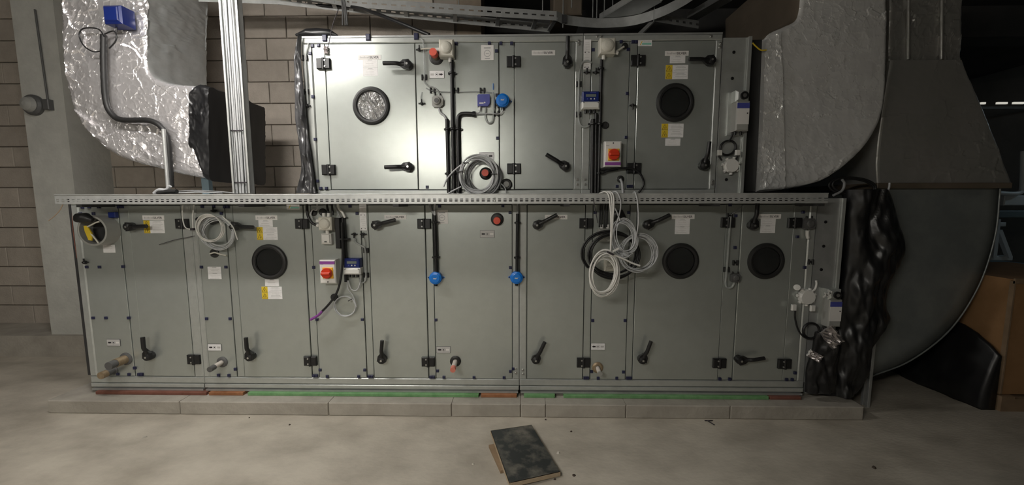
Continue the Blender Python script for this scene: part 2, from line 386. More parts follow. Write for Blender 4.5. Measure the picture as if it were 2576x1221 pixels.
PART = {}                                     # panels and doors by key
def module(label, segs, z0, z1, zbase, ztop, ypx, base):
    xs = [s_[1] for s_ in segs] + [segs[-1][2]]
    X0, X1 = segs[0][1], segs[-1][2]
    t = thing('air_handling_unit', label, 'air handler', ((X0+X1)/2, YD/2, zbase), 'air handling unit sections')
    MB().box(X0+.012, X1-.012, .030, YD-.01, zbase+.06 if base else zbase+.01, ztop-.01, 'core').build('inner_core', t)
    for (xa, xb, nm) in ((X0, X0+.02, 'end_panel'), (X1-.02, X1, 'end_panel')):
        MB().box(xa+.0015, xb-.0015, .05, YD, z0-.03, z1+.03, 'galv_side').build(nm, t)
    MB().box(X0+.002, X1-.002, .0, YD, ztop-.012, ztop, 'galv_side').build('roof_panel', t)
    MB().box(X0+.002, X1-.002, YD-.012, YD, zbase+.02, ztop-.013, 'galv_side').build('rear_panel', t)
    # rails
    MB().box(X0+.0015, X1-.0015, -.004, .05, z1+.004, ztop-.013, 'galv_frame', .006).build('top_rail', t)
    zr = z0 - .056 if base else zbase
    MB().box(X0+.0015, X1-.0015, -.004, .05, zr, z0-.004, 'galv_frame', .006).build('bottom_rail', t)
    if base:
        MB().box(X0+.004, X1-.004, -.008, .06, zr-.034, zr-.003, 'galv_frame', .004).build('base_lip', t)
        MB().box(X0+.01, X1-.01, .012, .05, zbase+.014, zr-.034, 'galv_side').build('base_web', t)
        MB().box(X0+.01, X1-.01, -.008, .09, zbase, zbase+.014, 'galv_side').build('base_foot', t)
        MB().box(X0+.01, X1-.01, YD-.09, YD-.02, zbase, zr, 'galv_side').build('rear_foot', t)
    g = .0026
    for kind, a, b_, key in segs:
        if kind == 'post': o = MB().box(a+.001, b_-.001, -.004, .05, z0-.003, z1+.003, 'galv_frame', .007).build('post', t)
        elif kind == 'mull': o = MB().box(a+g, b_-g, .002, .03, z0, z1, 'galv', .002).build('mullion', t)
        elif kind == 'panel': o = MB().box(a+g, b_-g, -.001, .03, z0, z1, 'galv', .002).build('panel', t)
        else: o = MB().box(a+g, b_-g, -.003, .03, z0+.001, z1-.001, 'galv', .003).build('door', t)
        if key: PART[key] = o
    return t
def segs(lst, ypx, x0=None, x1=None):
    out = []
    for i, (k, a, b, key) in enumerate(lst): out.append([k, PX(a, ypx), PX(b, ypx), key])
    if x0 is not None: out[0][1] = x0
    return out
ML1 = module('tall grey unit section at the left end, with round spigot and two pipe stubs', segs([('post',228,246,'p1'),('panel',246,341,'A'),('mull',341,365,None),('door',365,491,'d1'),('post',491,514,'p2')], 950), ZL0, ZL1, ZB, ZRL, 950, True)
ML2 = module('long grey lower unit section with one porthole door and red isolator switch', segs([('post',514,528,'p3'),('panel',528,597,'B'),('mull',597,616,None),('door',616,786,'d2'),('mull',786,804,'m2'),('panel',804,923.5,'C'),('mull',923.5,941.5,'m3'),('door',941.5,1079,'d3'),('mull',1079,1097,'m4'),('panel',1097,1289,'D'),('post',1289,1306.5,'p4')], 950), ZL0, ZL1, ZB, ZRL, 950, True)
ML3 = module('lower unit section with two porthole doors behind the hanging cable coils', segs([('post',1306.5,1325,'p5'),('door',1325,1465.5,'d4'),('mull',1465.5,1484,None),('panel',1484,1573,'E'),('mull',1573,1590,None),('door',1590,1805,'d5'),('mull',1805,1842,'m6'),('door',1842,1968,'d6'),('mull',1968,2005,'m7'),('post',2005,2023,'p6')], 950), ZL0, ZL1, ZB, ZRL, 950, True)
MU1 = module('upper grey unit section with foil showing in its porthole', segs([('post',796,803,'q1'),('panel',803,833.7,'u0'),('door',833.7,1053,'u1'),('panel',1053,1256.5,'u2'),('mull',1256.5,1294,None),('door',1294,1442,'u3'),('post',1442,1461.5,'q2')], 476, x0=PX(757, 92)), ZU0, ZU1, 1.652, ZUT, 476, False)
MU2 = module('shorter upper unit section with dark porthole and warning labels', segs([('post',1461.5,1481.5,'q3'),('panel',1481.5,1574.8,'u4'),('mull',1574.8,1594,'m8'),('door',1594,1782,'u5'),('post',1782,1799,'q4')], 476), ZU0, ZU1, 1.652, ZUT, 476, False)
def put(name, me, key, px, py, ry=0.0, dy=-.003): return inst(name, me, PART[key] if key in PART else key, U(px, py, 0) + Vector((0, dy, 0)), ry)
R_ = math.radians
for key, px, py, an in [('u1',1029,167,180),('u1',1031,421,182),('u3',1425,163,90),('u3',1421,420,150),('u5',1782,157,180),('u5',1765,418,84),
        ('d1',336,570,2),('d1',384,893,90),('d2',598,569,-2),('d2',637,894,90),('d3',949,566,14),('d3',965,901,84),('d4',1350,566,28),('d4',1347,901,66),('d5',1625,565,26),('d5',1612,901,72),('d6',1887,567,88),('d6',1855,902,10)]:
    put('handle', HANDLE, key, px, py, -R_(an))
for key, px, py, fl in [('u1',816,162,0),('u1',829,428,0),('u3',1292,157,0),('u3',1293,425,0),('u5',1604,154,0),('u5',1594,424,0),
        ('d1',462,563,1),('d1',491,903.5,1),('d2',762,563,1),('d2',783,907,1),('d3',1068,563,1),('d3',1078,909,1),('d4',1474,562,1),('d4',1467,911.5,1),('d5',1829,560,1),('d5',1808,913,1),('d6',1996,561,1),('d6',1971,914.5,1)]:
    put('hinge', HINGE, key, px, py, math.pi if fl else 0)
# portholes
def porthole(key, px, py, foil=False):
    c = U(px, py); d = PART[key]
    m = MB(); m.lathe(c, [(.135,.0),(.136,.010),(.130,.020),(.118,.024),(.106,.022),(.100,.012),(.099,.004)], 'black_rubber', 48, capend=False)
    m.build('porthole_ring', d)
    if foil:
        m = MB(); n = 26; vs = []; idx = {}; fs = []
        for i in range(n+1):
            for j in range(n+1):
                x, z_ = -1 + 2*i/n, -1 + 2*j/n; r = max(abs(x), abs(z_)); l = math.hypot(x, z_) or 1; k = r/l*.1
                p = Vector((x*k, 0, z_*k)); h = .010*noise.turbulence(Vector((p.x*26+p.z*14, p.z*9, 3)), 3, True)
                idx[i, j] = len(vs); vs.append((c.x+p.x, c.y-.0045-h, c.z+p.z))
        for i in range(n):
            for j in range(n): fs.append((idx[i,j], idx[i+1,j], idx[i+1,j+1], idx[i,j+1]))
        m.add(vs, fs, 'foil'); m.build('foil_lining', d)
    else:
        m = MB(); m.lathe(c, [(.104,.0034),(.09,.0038)], 'core', 40); m.build('dark_interior', d)
    m = MB(); m.lathe(c, [(.1005,.0165),(.1005,.0185)], 'glass', 40); m.build('window_pane', d)
porthole('u1', 935, 267, True); porthole('u5', 1697, 259); porthole('d2', 680, 659); porthole('d5', 1711, 657); porthole('d6', 1925, 657)
# labels
for key, px, py in [('u1',930,145),('u3',1367,133.5),('u5',1702,135),('d1',387,548),('d2',671,548),('d3',995,546.5),('d4',1399,546.5),('d5',1718,545.5),('d6',1935,545)]: put('nameplate', NAMEPLATE, key, px, py)
for key, px, py in [('u5',1702,182),('d2',673,588),('d1',389,571),('u5',1691,329),('d2',685,737)]: put('warning_label', WARN, key, px, py)
for me, key, px, py in [(PAPER2,'u1',932,171),(PAPER1,'u5',1704,150),(PAPER1,'d2',669,562.5),(PAPER1,'u5',1692,358),(PAPER1,'d2',685,711.5),(PAPER2,'d5',1716,570),(PAPER2,'d6',1931,567),(PAPERB,'B',541,687),(PAPERA,'A',276,626)]: put('paper_label', me, key, px, py)
for me, key, px, py in [(ARROW_RP,'u2',1099,188),(ARROW_RP,'u2',1224,393),(ARROW_L,'A',287,862),(ARROW_LP,'B',541,874),(ARROW_L,'D',1116,880),(ARROW_L,'D',1226,589),(ARROW_LP,'E',1504,872)]: put('flow_arrow_plate', me, key, px, py)
put('reading_label', DIAL, 'u2', 1226, 133); put('reading_label', DIAL, 'D', 1112, 546)
put('strip_label', STRIP, 'q3', 1477, 138, dy=-.005); put('strip_label', STRIP, 'm3', 914, 546)
put('certificate_sticker', CERT, 'u5', 1622, 109); put('certificate_sticker', CERT, 'd2', 738, 521)
# panel clips
for key, pts in {'u0': [(787,116),(802,115),(781,135),(788,244),(794,351),(800,456),(808,474),(822,474)], 'u1': [],
    'u2': [(1148,111),(1231,110),(1249,129),(1250,240),(1252,348),(1075,471)], MU1: [(1260,110),(1287,110)],
    'u4': [(1562,106),(1492,126),(1580,125),(1577,236),(1574,346),(1552,469)], MU2: [(1592,106),(1600,106),(1580,469),(1588,469)],
    'A': [(209,522),(226,521),(250,521),(204,538),(237,538),(220,672),(252,672),(311,671),(236,800),(268,800),(325,800),(298,941),(326,942),(340,926)],
    ML1: [(300,521),(308,521),(351,942),(358,942)],
    'B': [(508,672),(569.5,672),(521,802),(580,802),(551,944),(577,944.5),(593,929),(510,520),(539,520),(558,537)],
    ML2: [(566,521),(574,521),(790,945.5),(797,945.5),(929,947),(936,947),(1084,948.5),(1091,948.5),(1305,555) if False else (1291,928)],
    'C': [(881,519),(899,537),(790,673),(798,804),(912,804),(806,931),(824,947),(903,947),(918,931)],
    'D': [(1106,519),(1265,518),(1283,535),(1284,673.5),(1097,805),(1101,933),(1117,949),(1192.5,949.5),(1268,950),(1284,934.5)],
    'E': [(1497,535),(1581,535),(1491,806.5),(1572,806.5),(1488,935),(1504.5,951.5),(1551,951.5),(1568,936)],
    ML3: [(1471,951),(1478,951),(1578,951.5),(1585,951.5),(1810,953.5),(1835,954),(1978,955),(1992,955),(1999,938),(1836,516),(1850,543),(1848,623),(2013,516),(2019,534),(2005,596),(2023,673)]}.items():
    for px, py in pts:
        if key not in PART and not isinstance(key, bpy.types.Object): continue
        inst('panel_clip', CLIP, PART[key] if key in PART else key, U(px, py) + Vector((0, -.001, 0)))
for key, pts in {'q2': [(1456,104),(1456,112),(1452,452),(1452,464)], 'q3': [(1471.5,452),(1471.5,464)], 'q4': [(1812,110),(1811,119),(1792,456),(1791,463)], 'p4': [(1298,928),(1298,938)], 'p5': [(1315,931),(1316,941)], MU1: [(1425,93),(1433,93)], MU2: [(1502,92),(1512,92),(1788,92)]}.items():
    for px, py in pts: inst('bolt', BOLT, PART[key] if key in PART else key, U(px, py) + Vector((0, -.004, 0)))
for px, py in [(818,97),(927,95),(1048,93)]:
    c = U(px, py); MB().box(c.x-.016, c.x+.016, -.016, .0, c.z-.022, c.z+.022, 'clip', .004).build('roof_clip', MU1)
# end flange at far left
x0 = PX(228, 950)
MB().box(x0-.055, x0-.002, .03, YD-.02, ZL0-.01, ZL1+.05, 'dark_metal').build('end_flange', ML1)

# ------------------------------------------------------------------ pads under the base
def pad(px0, px1, mat, label, grp=None):
    x0, x1 = PX(px0, 996, -.03), PX(px1, 996, -.03)
    tag(MB().box(x0, x1, -.034, .10, KZ, ZB-.0005, mat, .003).build('support_strip'), label, 'strip', grp)
pad(242, 520, 'red_strip', 'dark red rubber strip under the left end section')
pad(526, 612, 'brown_strip', 'short rust brown strip under the base joint beside the dark red strip')
pad(624, 1204, 'green', 'longest green rubber strip under the middle section')
pad(1210, 1300, 'brown_strip', 'orange brown strip between two green strips under the middle joint')
pad(1318, 1396, 'green', 'short green rubber strip beside the orange brown strip')
pad(1418, 1934, 'green', 'long green rubber strip under the two porthole doors')
pad(1938, 2016, 'red_strip', 'short red brown strip at the end of the long green strip')

# ------------------------------------------------------------------ dampers at the unit ends
def damper(pxL, pxR, pyT, pyB, z0, z1, label, holes):
    xa, xb = PX(pxL, pyT), PX(pxR, pyT)
    t = thing('shut_off_damper', label, 'damper', ((xa+xb)/2, .3, z0))
    MB().box(xa+.002, xb, .012, .9, z0, z1, 'galv_side').build('damper_casing', t)
    MB().box(xa+.004, xb-.012, .004, .012, z0+.004, z1-.004, 'galv_frame').build('face_plate', t)
    m = MB(); m.box(xb-.010, xb+.012, -.012, .02, z0, z1, 'galv_frame'); m.build('edge_flange', t)
    for px, py in holes:
        c = U(px, py); m = MB(); m.lathe((c.x, .004, c.z), [(.012,0),(.010,.004)], 'black', 12); m.build('hole_plug', t)
    return t
DU = damper(1820.5, 1886, 95, 478, 1.66, PZ(1850, 93), 'grey damper section at the right end of the upper unit', [(1847,131),(1843,197),(1828,452)])
xr = PX(2023, 950)
def damper2():
    xb = PX(2122, 500); z1 = PZ(2090, 499); z0 = ZL0 - .02
    t = thing('shut_off_damper', 'tall grey damper section at the right end of the lower unit beside black plastic', 'damper', ((xr+xb)/2, .3, z0))
    MB().box(xr+.002, xb, .012, .95, z0, z1, 'galv_side').build('damper_casing', t)
    MB().box(xr+.004, xb-.012, .004, .012, z0+.004, z1-.004, 'galv_side').build('face_plate', t)
    MB().box(xb-.010, xb+.012, -.012, .02, z0, z1, 'galv_frame').build('edge_flange', t)
    for px, py in [(2078,559),(2073,620),(2067,679)]:
        c = U(px, py); m = MB(); m.lathe((c.x, .004, c.z), [(.012,0),(.010,.004)], 'black', 12); m.build('hole_plug', t)
    m = MB(); m.box(xr+.03, xb-.03, .02, .9, ZB, z0, 'galv_side'); m.build('support_leg', t)
    return t
DL = damper2()

# ================================================================== long cable tray between the rows
TY0, TY1 = -.245, -.03
tz0, tz1 = PZ(1290, 512, TY0), PZ(1290, 488.5, TY0)
tx0, tx1 = PX(138, 500, TY0), PX(2083, 497, TY0)
tr = thing('cable_tray', 'long slotted steel cable tray running between the upper and lower units', 'cable tray', ((tx0+tx1)/2, -.14, tz0))
def slotted(m, a, b, z0, z1, th, mat, nrow=2, pitch=.037, slot=.021, sh=.0075, ofs=.004):
    a, b = Vector(a), Vector(b); d = (b-a); L = d.length; d.normalize(); n = Vector((d.y, -d.x, 0)); up = Vector((0,0,1))
    zs = [z0]; H = z1 - z0
    cz = [z0 + H*(.27 + .22*i) for i in range(nrow)] if nrow == 2 else [z0 + H*.5]
    bands = []; last = z0
    for c in cz: bands.append((last, c-sh/2)); last = c+sh/2
    bands.append((last, z1))
    for q0, q1 in bands: m.obox((a+b)/2 + up*((q0+q1)/2 - a.z), d*L/2, n*th/2, up*(q1-q0)/2, mat)
    k = int(L/pitch)
    for c in cz:
        for i in range(k+1):
            s0 = i*pitch + (0 if i == 0 else -(pitch-slot)/2); s1 = i*pitch + (pitch-slot)/2
            s0 = max(s0, 0); s1 = min(s1, L)
            if s1 > s0: m.obox(a + d*(s0+s1)/2 + up*(c - a.z), d*(s1-s0)/2, n*th/2, up*sh/2, mat)
m = MB(); slotted(m, (tx0, TY0, tz0), (tx1, TY0, tz0), tz0, tz1, .0025, 'galv_tray'); m.build('front_flange', tr)
m = MB(); slotted(m, (tx0, TY1, tz0), (tx1, TY1, tz0), tz0, tz1, .0025, 'galv_tray'); m.build('rear_flange', tr)
MB().box(tx0, tx1, TY0, TY1, tz0-.002, tz0, 'galv_tray').build('tray_base', tr)
m = MB(); m.tube([(tx0, TY0, tz1), (tx1, TY0, tz1)], .004, 'galv_tray', 8); m.build('rolled_edge', tr)
for px in (250, 640, 1010, 1420, 1780, 2030):
    x = PX(px, 505, -.1); m = MB(); m.box(x-.02, x+.02, TY0+.01, -.012, tz0-.022, tz0-.003, 'dark_metal'); m.build('tray_bracket', tr)
for py in (498, 505.5):
    c = U(1243.5, py, TY0); m = MB(); m.lathe((c.x, TY0-.001, c.z), [(.006,0),(.005,.005)], 'screw', 8); m.build('tray_bolt', tr)

t = thing('tray_cable_bundle', 'bundle of dark and grey cables lying along the slotted tray', 'cables', ((tx0+tx1)/2, -.14, tz0))
for k in range(7):
    y = TY0 + .022 + k*.026; rr = .010 + .003*(k % 3)
    pts = [Vector((x, y + .006*math.sin(x*3+k), tz0 + rr + .001)) for x in [tx0 + .25 + .05*k + i*(tx1-tx0-.6)/40 for i in range(41)]]
    m = MB(); m.tube(pts, rr, ('black', 'cable_dk', 'black_rubber')[k % 3], 6); m.build('tray_cable', t)
# ================================================================== DUCTS
def resample(pts, n):
    P = smooth_path(pts, 16); L = [0]
    for a, b in zip(P[:-1], P[1:]): L.append(L[-1] + (b-a).length)
    out = []; j = 0
    for i in range(n):
        s_ = L[-1]*i/(n-1)
        while j < len(P)-2 and L[j+1] < s_: j += 1
        t = (s_ - L[j])/max(1e-9, L[j+1]-L[j]); out.append(P[j].lerp(P[j+1], min(1, t)))
    return out
def duct(inner, outer, Y0, Y1, mat, ns=90, nf=40, nd=14, amp=.006, fs=9.0, rc=.03, capped=(True, True), seed=0, ridged=True, inner_mat=None, smooth=True):
    """duct swept between two boundary curves given as points (x, z); flat cheeks at Y0 and Y1"""
    I = resample([(p[0], 0, p[1]) for p in inner], ns); O = resample([(p[0], 0, p[1]) for p in outer], ns)
    m = MB(); vs = []; fs_ = []
    def ring():
        pts = []
        for i in range(nf): pts.append((i/(nf-1), 0))              # front
        for i in range(1, nd): pts.append((1, i/nd))                # outer side
        for i in range(nf): pts.append((1 - i/(nf-1), 1))           # back
        for i in range(1, nd): pts.append((0, 1 - i/nd))            # inner side
        return pts
    Rg = ring(); n = len(Rg)
    for i in range(ns):
        w = (O[i]-I[i]).length; D = Y1-Y0; ex = min(rc/w, .3); ey = min(rc/D, .3)
        for (u, v) in Rg:
            uu, vv = u, v                                           # round the four corners
            cx, cy = min(max(u, ex), 1-ex), min(max(v, ey), 1-ey)
            dx, dy = (u-cx)/ex, (v-cy)/ey
            if abs(dx) > 1e-6 and abs(dy) > 1e-6:
                l = math.hypot(dx, dy); k = max(abs(dx), abs(dy))/l; uu, vv = cx + dx*k*ex, cy + dy*k*ey
            p = I[i].lerp(O[i], uu); p = Vector((p.x, Y0 + vv*D, p.z))
            if amp:
                q = Vector((p.x*fs + seed, p.y*fs, p.z*fs))
                if ridged:
                    t = 0.0; mod = min(1.5, max(.25, .75 + 1.1*noise.noise(q*.45 + Vector((5, 5, 5)))))
                    for sc, am in ((1.0, .62), (2.7, .34)):
                        qq = q*sc + Vector((.25*noise.noise(q*1.7), .25*noise.noise(q*1.7+Vector((9,2,4))), 0)); D4, P4 = noise.voronoi(qq)
                        t += mod*am*(.35 + (qq - P4[0]).dot(noise.noise_vector(P4[0]*3.7))*1.5 + .35*min(1, (D4[1]-D4[0])*3))
                else: t = noise.noise(q)*.6 + .4
                cen = I[i].lerp(O[i], .5); cen = Vector((cen.x, (Y0+Y1)/2, cen.z)); nn = (p-cen)
                # push along the nearest face normal
                if v in (0, 1): nn = Vector((0, -1 if v == 0 else 1, 0))
                else: nn = ((O[i]-I[i]).normalized())*(1 if u > .5 else -1)
                p = p - nn*amp*t*1.6
            vs.append(p)
    for i in range(ns-1):
        for k in range(n): fs_.append((i*n+k, i*n+(k+1) % n, (i+1)*n+(k+1) % n, (i+1)*n+k))
    if inner_mat:
        cut = 2*nf + nd - 2; A_ = [f for f in fs_ if (f[0] % n) < cut]; B_ = [f for f in fs_ if (f[0] % n) >= cut]
        k0 = len(m.v); m.add(vs, A_, mat, smooth); i2 = m._m(inner_mat)
        for f in B_: m.f.append([k0 + a for a in f]); m.mi.append(i2); m.sm.append(True)
    else: m.add(vs, fs_, mat, smooth)
    if capped[0]: m.add(vs[:n], [tuple(range(n))], mat)
    if capped[1]: m.add(vs[-n:], [tuple(range(n))[::-1]], mat)
    return m
def pz(pts, Y): return [(U(a, b, Y).x, U(a, b, Y).z) for a, b in pts]
# --- left foil elbow
LY = .18
t = thing('foil_duct_elbow', 'crumpled shiny foil clad duct elbow curving down beside the concrete pillar', 'duct', (PX(330, 300, LY), LY+.35, PZ(330, 440, LY)))
duct(pz([(370,-120),(367,0),(366,100),(368,160),(385,190),(425,206),(470,210),(500,212)], LY), pz([(138,-120),(143,0),(148,120),(162,235),(205,325),(300,398),(420,432),(508,450)], LY),
     LY, LY+.62, 'foil', 230, 110, 24, .015, 6.0, .05, inner_mat='galv_side', smooth=False).build('foil_cladding', t)
m = None and duct(pz([(488,214),(500,213),(514,212)], LY-.004), pz([(486,300),(506,440),(516,454)], LY-.004), LY-.012, LY+.63, 'foil', 10, 30, 10, .012, 14, .04)
t2 = thing('black_plastic_wrap', 'black plastic wrapped open duct end beside the foil elbow', 'plastic sheet', (PX(570, 400, LY), LY+.3, PZ(570, 460, LY)))
duct(pz([(476,222),(490,210),(505,208),(524,214)], LY-.02), pz([(474,376),(484,380),(512,448),(528,458)], LY-.02), LY-.03, LY+.66, 'black_sheet', 24, 50, 24, .014, 8, .05, seed=4).build('plastic_skin', t2)
# --- right foil elbow in front
RY = .03
t = thing('foil_duct_elbow', 'large grey foil clad duct elbow rising from the right end of the upper unit', 'duct', (PX(2070, 300, RY), RY+.4, PZ(1990, 480, RY)))
duct(pz([(1924,92),(1940,76),(1975,60),(2003,44),(2012,10),(2014,-60),(2014,-120)], RY), pz([(1914,484),(1990,476),(2070,458),(2140,412),(2196,350),(2228,270),(2238,120),(2240,-20),(2241,-120)], RY),
     RY, RY+1.03, 'foil_grey', 170, 90, 20, .0045, 6.5, .05, seed=9, inner_mat='brown_duct', smooth=False).build('foil_cladding', t)
m = duct(pz([(1926,96),(1934,90),(1942,84),(1964,72)], RY-.01), pz([(1911,484),(1930,482),(1955,480),(1976,479)], RY-.01), RY-.022, RY+1.05, 'foil_grey', 30, 110, 20, .010, 9.0, .05, seed=2, smooth=False)
m.build('foil_collar', t)
# dark flexible connector between damper and elbow
t = thing('flexible_connector', 'dark flexible duct connector between upper damper and foil elbow', 'connector', (PX(1898, 300, .1), .4, PZ(1898, 480, .1)))
MB().box(PX(1880,300,.06), PX(1911,300,.06), .06, .84, PZ(1898, 482, .06), PZ(1898,100,.06), 'black_rubber').build('fabric_sleeve', t)
# --- rear right duct: riser, transition and bare elbow
BY = .22
t = thing('galvanised_duct_elbow', 'large bare galvanised duct elbow sweeping down behind the black plastic', 'duct', (PX(2350, 600, BY), BY+.4, PZ(2250, 940, BY)))
duct(pz([(2105,500),(2150,500),(2190,492),(2212,470),(2214,458)], BY), pz([(2105,962),(2190,948),(2290,908),(2390,830),(2462,720),(2502,600),(2514,500),(2516,458)], BY), BY, BY+.9, 'galv_duct', 70, 12, 8, 0, rc=.004).build('duct_shell', t)
m = MB(); P = [U(a, b, BY-.006) for a, b in [(2190,948),(2290,908),(2390,830),(2462,720),(2502,600),(2514,500),(2516,462)]]
m.tube(smooth_path(P, 8), .006, 'galv_duct', 6); m.build('folded_seam', t)
t = thing('foil_duct_transition', 'dull foil clad duct transition tapering up above the bare galvanised elbow', 'duct', (PX(2370, 300, BY), BY+.4, PZ(2370, 465, BY)))
duct(pz([(2206,462),(2204,400),(2222,260),(2238,160),(2240,152)], BY-.03), pz([(2552,462),(2536,420),(2490,300),(2444,195),(2426,150)], BY-.03), BY-.03, BY+.93, 'foil_dull', 90, 70, 14, .0045, 4.0, .03, seed=5, smooth=False).build('foil_cladding', t)
MB().box(PX(2206,468,BY-.04), PX(2545,468,BY-.04), BY-.045, BY+.94, PZ(2380,474,BY-.04), PZ(2380,460,BY-.04), 'brown_duct', .004).build('joint_band', t)
t = thing('foil_duct_riser', 'dark foil clad duct riser above the tapering transition', 'duct', (PX(2330, 80, BY), BY+.4, PZ(2330, 150, BY)))
duct(pz([(2236,152),(2238,40),(2238,-110)], BY), pz([(2424,152),(2428,40),(2430,-110)], BY), BY, BY+.8, 'foil_dull', 60, 60, 10, .012, 6.0, .03, seed=8, smooth=False).build('foil_cladding', t)
m = MB()
for px in (2284, 2368): m.tube([U(px, 150, BY-.006), U(px+2, -60, BY-.006)], .012, 'foil_dull', 6)
m.build('foil_ridge', t)
# --- black plastic draped over the lower right connection
def drape(name, label, left, right, Y, bulge, mat, nu=40, nv=90, amp=.05, fs=5.0, seed=0, thick=.1, flat=.0):
    Lp = resample([tuple(U(a, b, Y)) for a, b in left], nv); Rp = resample([tuple(U(a, b, Y)) for a, b in right], nv)
    m = MB(); vs = []; fs_ = []
    for j in range(nv):
        for i in range(nu*2):
            u = i/nu if i < nu else 2 - i/nu; back = i >= nu
            e = math.sin(math.pi*min(max(u, 0), 1))**.6
            p = Lp[j].lerp(Rp[j], min(max(u, 0), 1))
            q = Vector((p.x*fs*1.8 + seed, p.z*fs*.6, seed)); f = noise.noise(q) + .5*noise.noise(q*2.3) + .25*noise.noise(q*5.1)
            y = (-bulge*e + amp*f*e) if not back else thick*e
            vs.append((p.x + .25*amp*noise.noise(Vector((p.z*7, seed, u*3))), p.y + y, p.z))
    n = nu*2
    for j in range(nv-1):
        for k in range(n): fs_.append((j*n+k, j*n+(k+1) % n, (j+1)*n+(k+1) % n, (j+1)*n+k))
    m.add(vs, fs_, mat, True); m.add(vs[:n], [tuple(range(n))], mat); m.add(vs[-n:], [tuple(range(n))[::-1]], mat)
    return tag(m.build(name), label, 'plastic sheet')
drape('black_plastic_wrap', 'tall black plastic wrap hanging over the lower right duct connection', [(2126,478),(2125,560),(2118,680),(2098,800),(2085,900),(2060,984)], [(2232,478),(2252,540),(2274,620),(2262,665),(2240,700),(2226,770),(2238,808),(2196,862),(2186,930),(2150,984)], .08, .10, 'black_sheet', seed=3, thick=.12)
drape('black_plastic_bag', 'slumped black plastic bundle at the foot of the lower damper', [(2050,836),(2040,880),(2028,930),(2024,986)], [(2108,836),(2112,880),(2106,940),(2100,986)], -.04, .05, 'black_sheet', 26, 40, .04, 8, 11, .03)
drape('grey_plastic_strip', 'crinkled grey plastic sheet hanging down the left end of the upper unit', [(752,88),(742,140),(741,240),(748,340),(758,420),(744,486)], [(758,88),(757,150),(768,260),(776,340),(786,410),(796,486)], -.03, .02, 'grey_sheet', 26, 70, .03, 9, 21, .02)
b = U(800, 86, .15); m = MB(); m.tube([b+Vector((-.17,0,-.005)), b+Vector((-.08,0,.01)), b, b+Vector((.09,0,.005)), b+Vector((.15,0,-.012))], [.008,.03,.042,.03,.006], 'black_sheet', 10)
tag(m.build('plastic_scrap'), 'scrap of black plastic lying on top of the upper unit', 'plastic sheet')
# foil scraps
def scrap(name, label, px, py, w, h, ang, Y):
    c = U(px, py, Y); m = MB(); n = 8; vs = []; fs_ = []; ca, sa = math.cos(R_(ang)), math.sin(R_(ang))
    for side in (0, 1):
        for j in range(n+1):
            for i in range(n+1):
                a, b = (i/n-.5)*w, (j/n-.5)*h*(1 + .2*noise.noise(Vector((i, j, 1))))
                f = .02*noise.noise(Vector((i*.9, j*.9, px))) - .006*side
                vs.append((c.x + a*ca - b*sa, c.y - f - .01*(1-side), c.z + a*sa + b*ca))
    N = (n+1)**2
    for j in range(n):
        for i in range(n):
            k = j*(n+1)+i; fs_ += [(k, k+1, k+n+2, k+n+1), (N+k, N+k+n+1, N+k+n+2, N+k+1)]
    edge = [i for i in range(n+1)] + [(j+1)*(n+1)-1 for j in range(1, n+1)] + [n*(n+1)+i for i in range(n-1, -1, -1)] + [j*(n+1) for j in range(n-1, 0, -1)]
    for a, b in zip(edge, edge[1:] + edge[:1]): fs_.append((b, a, N+a, N+b))
    m.add(vs, fs_, 'foil_scrap'); return tag(m.build(name), label, 'foil')
scrap('foil_scrap', 'larger torn piece of foil below the lower damper actuator', 2092, 848, .15, .10, -52, -.15)
scrap('foil_scrap', 'smaller torn piece of foil on the black plastic bundle', 2049, 896, .10, .055, -30, -.112)

# ================================================================== DEVICES ON THE UNITS
def dome_box(px, py, w, h, label, group=None, mat='beige_pl', glands=(), depth=.075):
    c = U(px, py); t = thing('junction_box', label, 'junction box', (c.x, 0, c.z-h/2), group)
    MB().box(c.x-w/2, c.x+w/2, -depth, -.003, c.z-h/2, c.z+h/2, mat, .008).build('box_body', t)
    r = min(w, h)*.42
    MB().lathe((c.x, -depth+.001, c.z), [(r,0),(r*.96,.006),(r*.8,.014),(r*.5,.019),(r*.15,.021)], mat, 28).build('domed_lid', t)
    for gx, gz, dx, dz in glands:
        p = Vector((c.x+gx, -depth*.5, c.z+gz)); m = MB(); m.tube([p, p+Vector((dx*.028, 0, dz*.028))], .013, 'white_pl', 10); m.build('cable_gland', t)
    return c
c1 = dome_box(1127, 130, .102, .115, 'beige junction box with domed lid beside the red capped pipe on the upper unit', glands=[(-.052,.0,-1,0),(.02,-.058,0,-1)])
c2 = dome_box(1523, 125, .108, .108, 'beige junction box with domed lid on the shorter upper section', glands=[(-.02,-.054,0,-1),(.054,-.03,1,-.3)])
c3 = dome_box(829, 562, .098, .098, 'beige junction box with domed lid under the tray above the white switch', glands=[(-.02,.05,0,1),(.016,.05,0,1),(-.05,.02,-1,0),(-.05,-.015,-1,0),(0,-.05,0,-1)], mat='beige_pl')
c4 = dome_box(1519, 590, .105, .095, 'pale junction box half hidden behind the hanging cable coils', mat='grey_pl', glands=[(-.025,.048,0,1),(.02,.048,0,1)])
c5 = dome_box(1531, 664, .075, .10, 'small pale box behind the coils below the half hidden junction box', mat='beige_pl', depth=.04)
